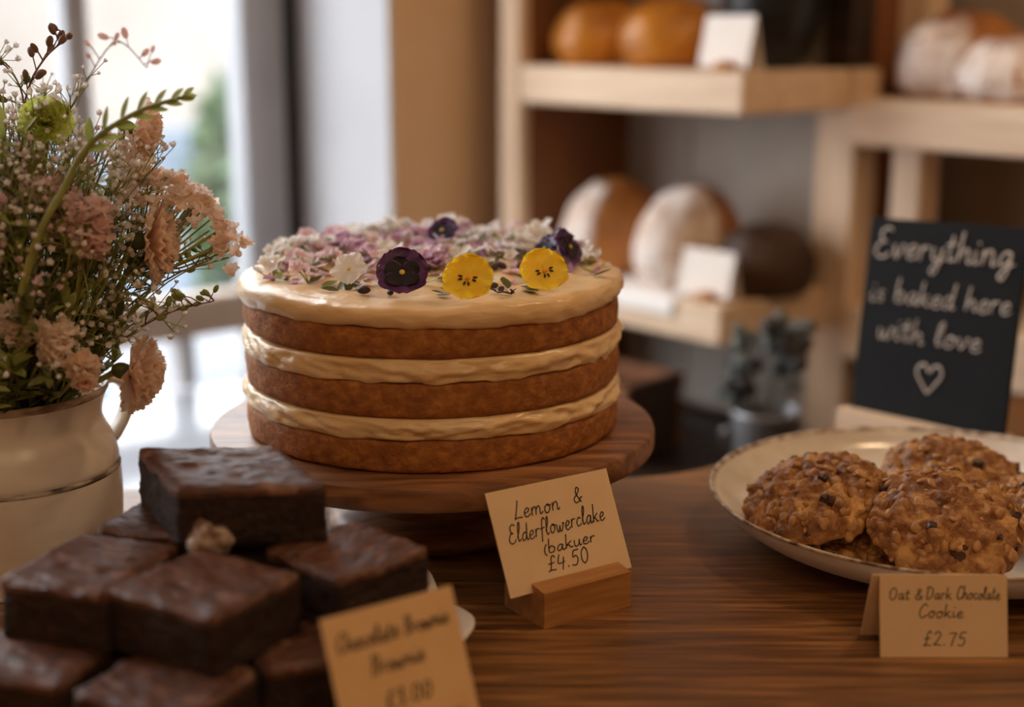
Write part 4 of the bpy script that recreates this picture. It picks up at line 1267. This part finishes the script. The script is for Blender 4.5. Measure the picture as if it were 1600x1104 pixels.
def breath(tip, seed, pm, size=.05, nst=16):
    """one airy spray: a branching stem with tiny cupped blossoms at every tip"""
    rg_ = random.Random(seed)
    tip = Vector(tip)
    t = thing('gypsophila_spray', 'x', 'flower', tip)
    path = [p - tip for p in stem_path(tip, 0, rg_=rg_)]
    mb = MB().tube(path, .0009, 5)
    bl_, lv = MB(), MB()
    fork = path[-7]
    n_ = 0
    for k in range(nst):
        a = rg_.uniform(0, 2 * PI)
        e = Vector((size * rg_.uniform(.2, 1) * math.cos(a), size * rg_.uniform(.2, 1) * math.sin(a), size * rg_.uniform(-.9, .8)))
        b0_ = path[-1 - rg_.randint(0, 9)]
        mid = b0_.lerp(e, .5) + Vector((0, 0, .004))
        mb.tube(catmull([b0_, mid, e], 3), .00042, 4)
        for q in range(5):
            b1 = e + Vector((rg_.uniform(-1, 1), rg_.uniform(-1, 1), rg_.uniform(-.6, 1))) * size * .24
            mb.tube([mid.lerp(e, rg_.uniform(.4, 1)), b1], .0003, 3)
            mm = Matrix.Translation(b1) @ Euler((rg_.uniform(-1, 1), rg_.uniform(-1, 1), rg_.uniform(0, 6))).to_matrix().to_4x4()
            r = rg_.uniform(.0018, .0036)
            for w_ in range(5):
                bl_.grid(petal_rows(r, r * .95, .5, 0, w_, 2, 2), mtx=mm @ Matrix.Rotation(2 * PI * w_ / 5, 4, 'Z') @ Matrix.Rotation(T(35), 4, 'X'))
        if k % 2 == 0:
            lv.grid(leaf_shape(rg_.uniform(.008, .016), .0032, .2), mtx=Matrix.Translation(mid) @ Euler((rg_.uniform(-.5, 1.2), rg_.uniform(-.5, .5), a)).to_matrix().to_4x4())
    mb.build('stem', M['stem'], t)
    tag(bl_.build('tiny_blossoms', M[pm], t), kind='stuff')
    tag(lv.build('small_leaves', M['leaf'], t), kind='stuff')
    return t

bt = [(-.285, .80, .235, 'white_petal'), (-.262, .815, .255, 'white_petal'), (-.240, .83, .225, 'white_petal'), (-.30, .84, .27, 'white_petal'), (-.325, .81, .25, 'white_petal'),
      (-.255, .80, .195, 'white_petal'), (-.285, .785, .185, 'white_petal'), (-.235, .815, .19, 'white_petal'), (-.335, .80, .215, 'white_petal'), (-.265, .86, .26, 'white_petal'),
      (-.225, .85, .21, 'white_petal'), (-.31, .79, .225, 'pink_petal'), (-.275, .79, .21, 'pink_petal'), (-.245, .84, .25, 'white_petal'), (-.215, .835, .180, 'white_petal'), (-.33, .86, .285, 'white_petal'),
      (-.29, .88, .275, 'white_petal'), (-.30, .80, .17, 'white_petal'), (-.262, .79, .165, 'white_petal'), (-.27, .83, .24, 'pink_petal'), (-.31, .86, .25, 'pink_petal'), (-.34, .83, .27, 'white_petal'),
      (-.255, .85, .235, 'white_petal'), (-.30, .82, .255, 'white_petal'), (-.245, .80, .21, 'white_petal'), (-.275, .87, .25, 'pink_petal'), (-.32, .80, .195, 'white_petal'), (-.235, .85, .20, 'white_petal')]
for i, (x, y, z, pm) in enumerate(bt):
    o = breath((x, y, z), 100 + i, pm, .040, 15)
    o['label'] = 'airy spray of tiny white blossoms in the jug' if pm == 'white_petal' else 'airy spray of tiny pale pink blossoms in the jug'
    o['group'] = 'white blossom sprays in the jug' if pm == 'white_petal' else 'pink blossom sprays in the jug'

def fuzzy(tip, seed, pm, size):
    rg_ = random.Random(seed)
    tip = Vector(tip)
    t = thing('statice_plume', 'x', 'flower', tip)
    path = [p - tip for p in stem_path(tip, 0, rg_=rg_)]
    MB().tube(path, .0012, 5).build('stem', M['stem'], t)
    mb = MB()
    for k in range(150):
        a, h_ = rg_.uniform(0, 2 * PI), rg_.uniform(-1, .55)
        r = size * .42 * math.sqrt(max(0, 1 - h_ * h_)) * rg_.uniform(.4, 1)
        c = Vector((r * math.cos(a), r * math.sin(a), size * .6 * h_))
        m_ = Matrix.Translation(c) @ Euler((rg_.uniform(-1.2, 1.2), rg_.uniform(-1.2, 1.2), a)).to_matrix().to_4x4()
        mb.grid(petal_rows(.0062, .0034, .4, .08, k, 3, 2), mtx=m_)
        mb.grid(petal_rows(.0055, .0034, .4, .08, k + 1, 3, 2), mtx=m_ @ Matrix.Rotation(2.2, 4, 'Z'))
    tag(mb.build('plume_florets', M[pm], t), kind='stuff')
    return t
fz = [((-.2657, .8191, .2330), 'rose', .046, 'dusty rose fuzzy plume in the middle of the bouquet, left of the curved stem'),
      ((-.3000, .8150, .2250), 'rose', .040, 'rose fuzzy plume at the left picture edge, halfway up the bouquet'),
      ((-.2400, .8000, .2250), 'rose', .036, 'small rose fuzzy plume right of the curved stem'),
      ((-.3050, .7950, .1780), 'blush', .027, 'pale fuzzy plume at the left edge, low above the jug'),
      ((-.2780, .7800, .1720), 'blush', .024, 'pale pink fuzzy plume low in the front of the bouquet'),
      ((-.2310, .8700, .2600), 'blush', .036, 'pale fuzzy plume behind the peach bloom'),
      ((-.2560, .7780, .1620), 'blush', .026, 'small pale peach clump low in the bouquet, above the jug rim'),
      ((-.2420, .7800, .1450), 'peach', .020, 'tiny peach clump just over the jug rim'),
      ((-.2900, .8400, .2500), 'rose', .040, 'rose fuzzy plume high in the middle, under the lime bloom')]
for i, (p, pm, s, lab) in enumerate(fz):
    fuzzy(p, 200 + i, pm, s)['label'] = lab

def filler(tip, seed, light=False):
    rg_ = random.Random(seed)
    tip = Vector(tip)
    t = thing('foliage_stem', 'light green leafy sprig rising high in the bouquet' if light else 'dark green leafy stem filling the jug mouth', 'plant stem', tip, (0, 0, 0), 'tall leafy sprigs in the jug' if light else 'leafy stems in the jug')
    path = [p - tip for p in stem_path(tip, 0, rg_=rg_, wob=.012)]
    MB().tube(path, [.0016 - .0008 * i / len(path) for i in range(len(path))], 5).build('stem', M['stem_dark'], t)
    mb = MB()
    for k in range(26):
        i = rg_.randint(7, len(path) - 1)
        a = rg_.uniform(0, 2 * PI)
        mb.grid(leaf_shape(rg_.uniform(.010, .020), rg_.uniform(.004, .007), rg_.uniform(-.2, .3)), mtx=Matrix.Translation(path[i]) @ Euler((rg_.uniform(-.2, 1.1), rg_.uniform(-.6, .6), a)).to_matrix().to_4x4())
    tag(mb.build('leaves', M['leaf' if light or seed % 3 == 0 else 'leaf_dark'], t), kind='stuff')
    return t
for i in range(46):
    a = rnd.uniform(-2.6, .9) if i < 36 else rnd.uniform(0, 6.28)
    r = rnd.uniform(.03, .085)
    z = rnd.uniform(.150, .215) - r * .25
    if i >= 30: z += .055
    filler((JX + r * math.cos(a), JY + r * math.sin(a) * .9, z), 300 + i)
for i in range(20):
    x = rnd.uniform(-.335, -.235)
    y = rnd.uniform(.795, .87)
    z = rnd.uniform(.215, .285) - .3 * max(0, x + .27)
    filler((x, y, z), 400 + i, True)
for i in range(16):
    filler((rnd.uniform(-.335, -.245), rnd.uniform(.762, .800), rnd.uniform(.140, .190)), 500 + i)
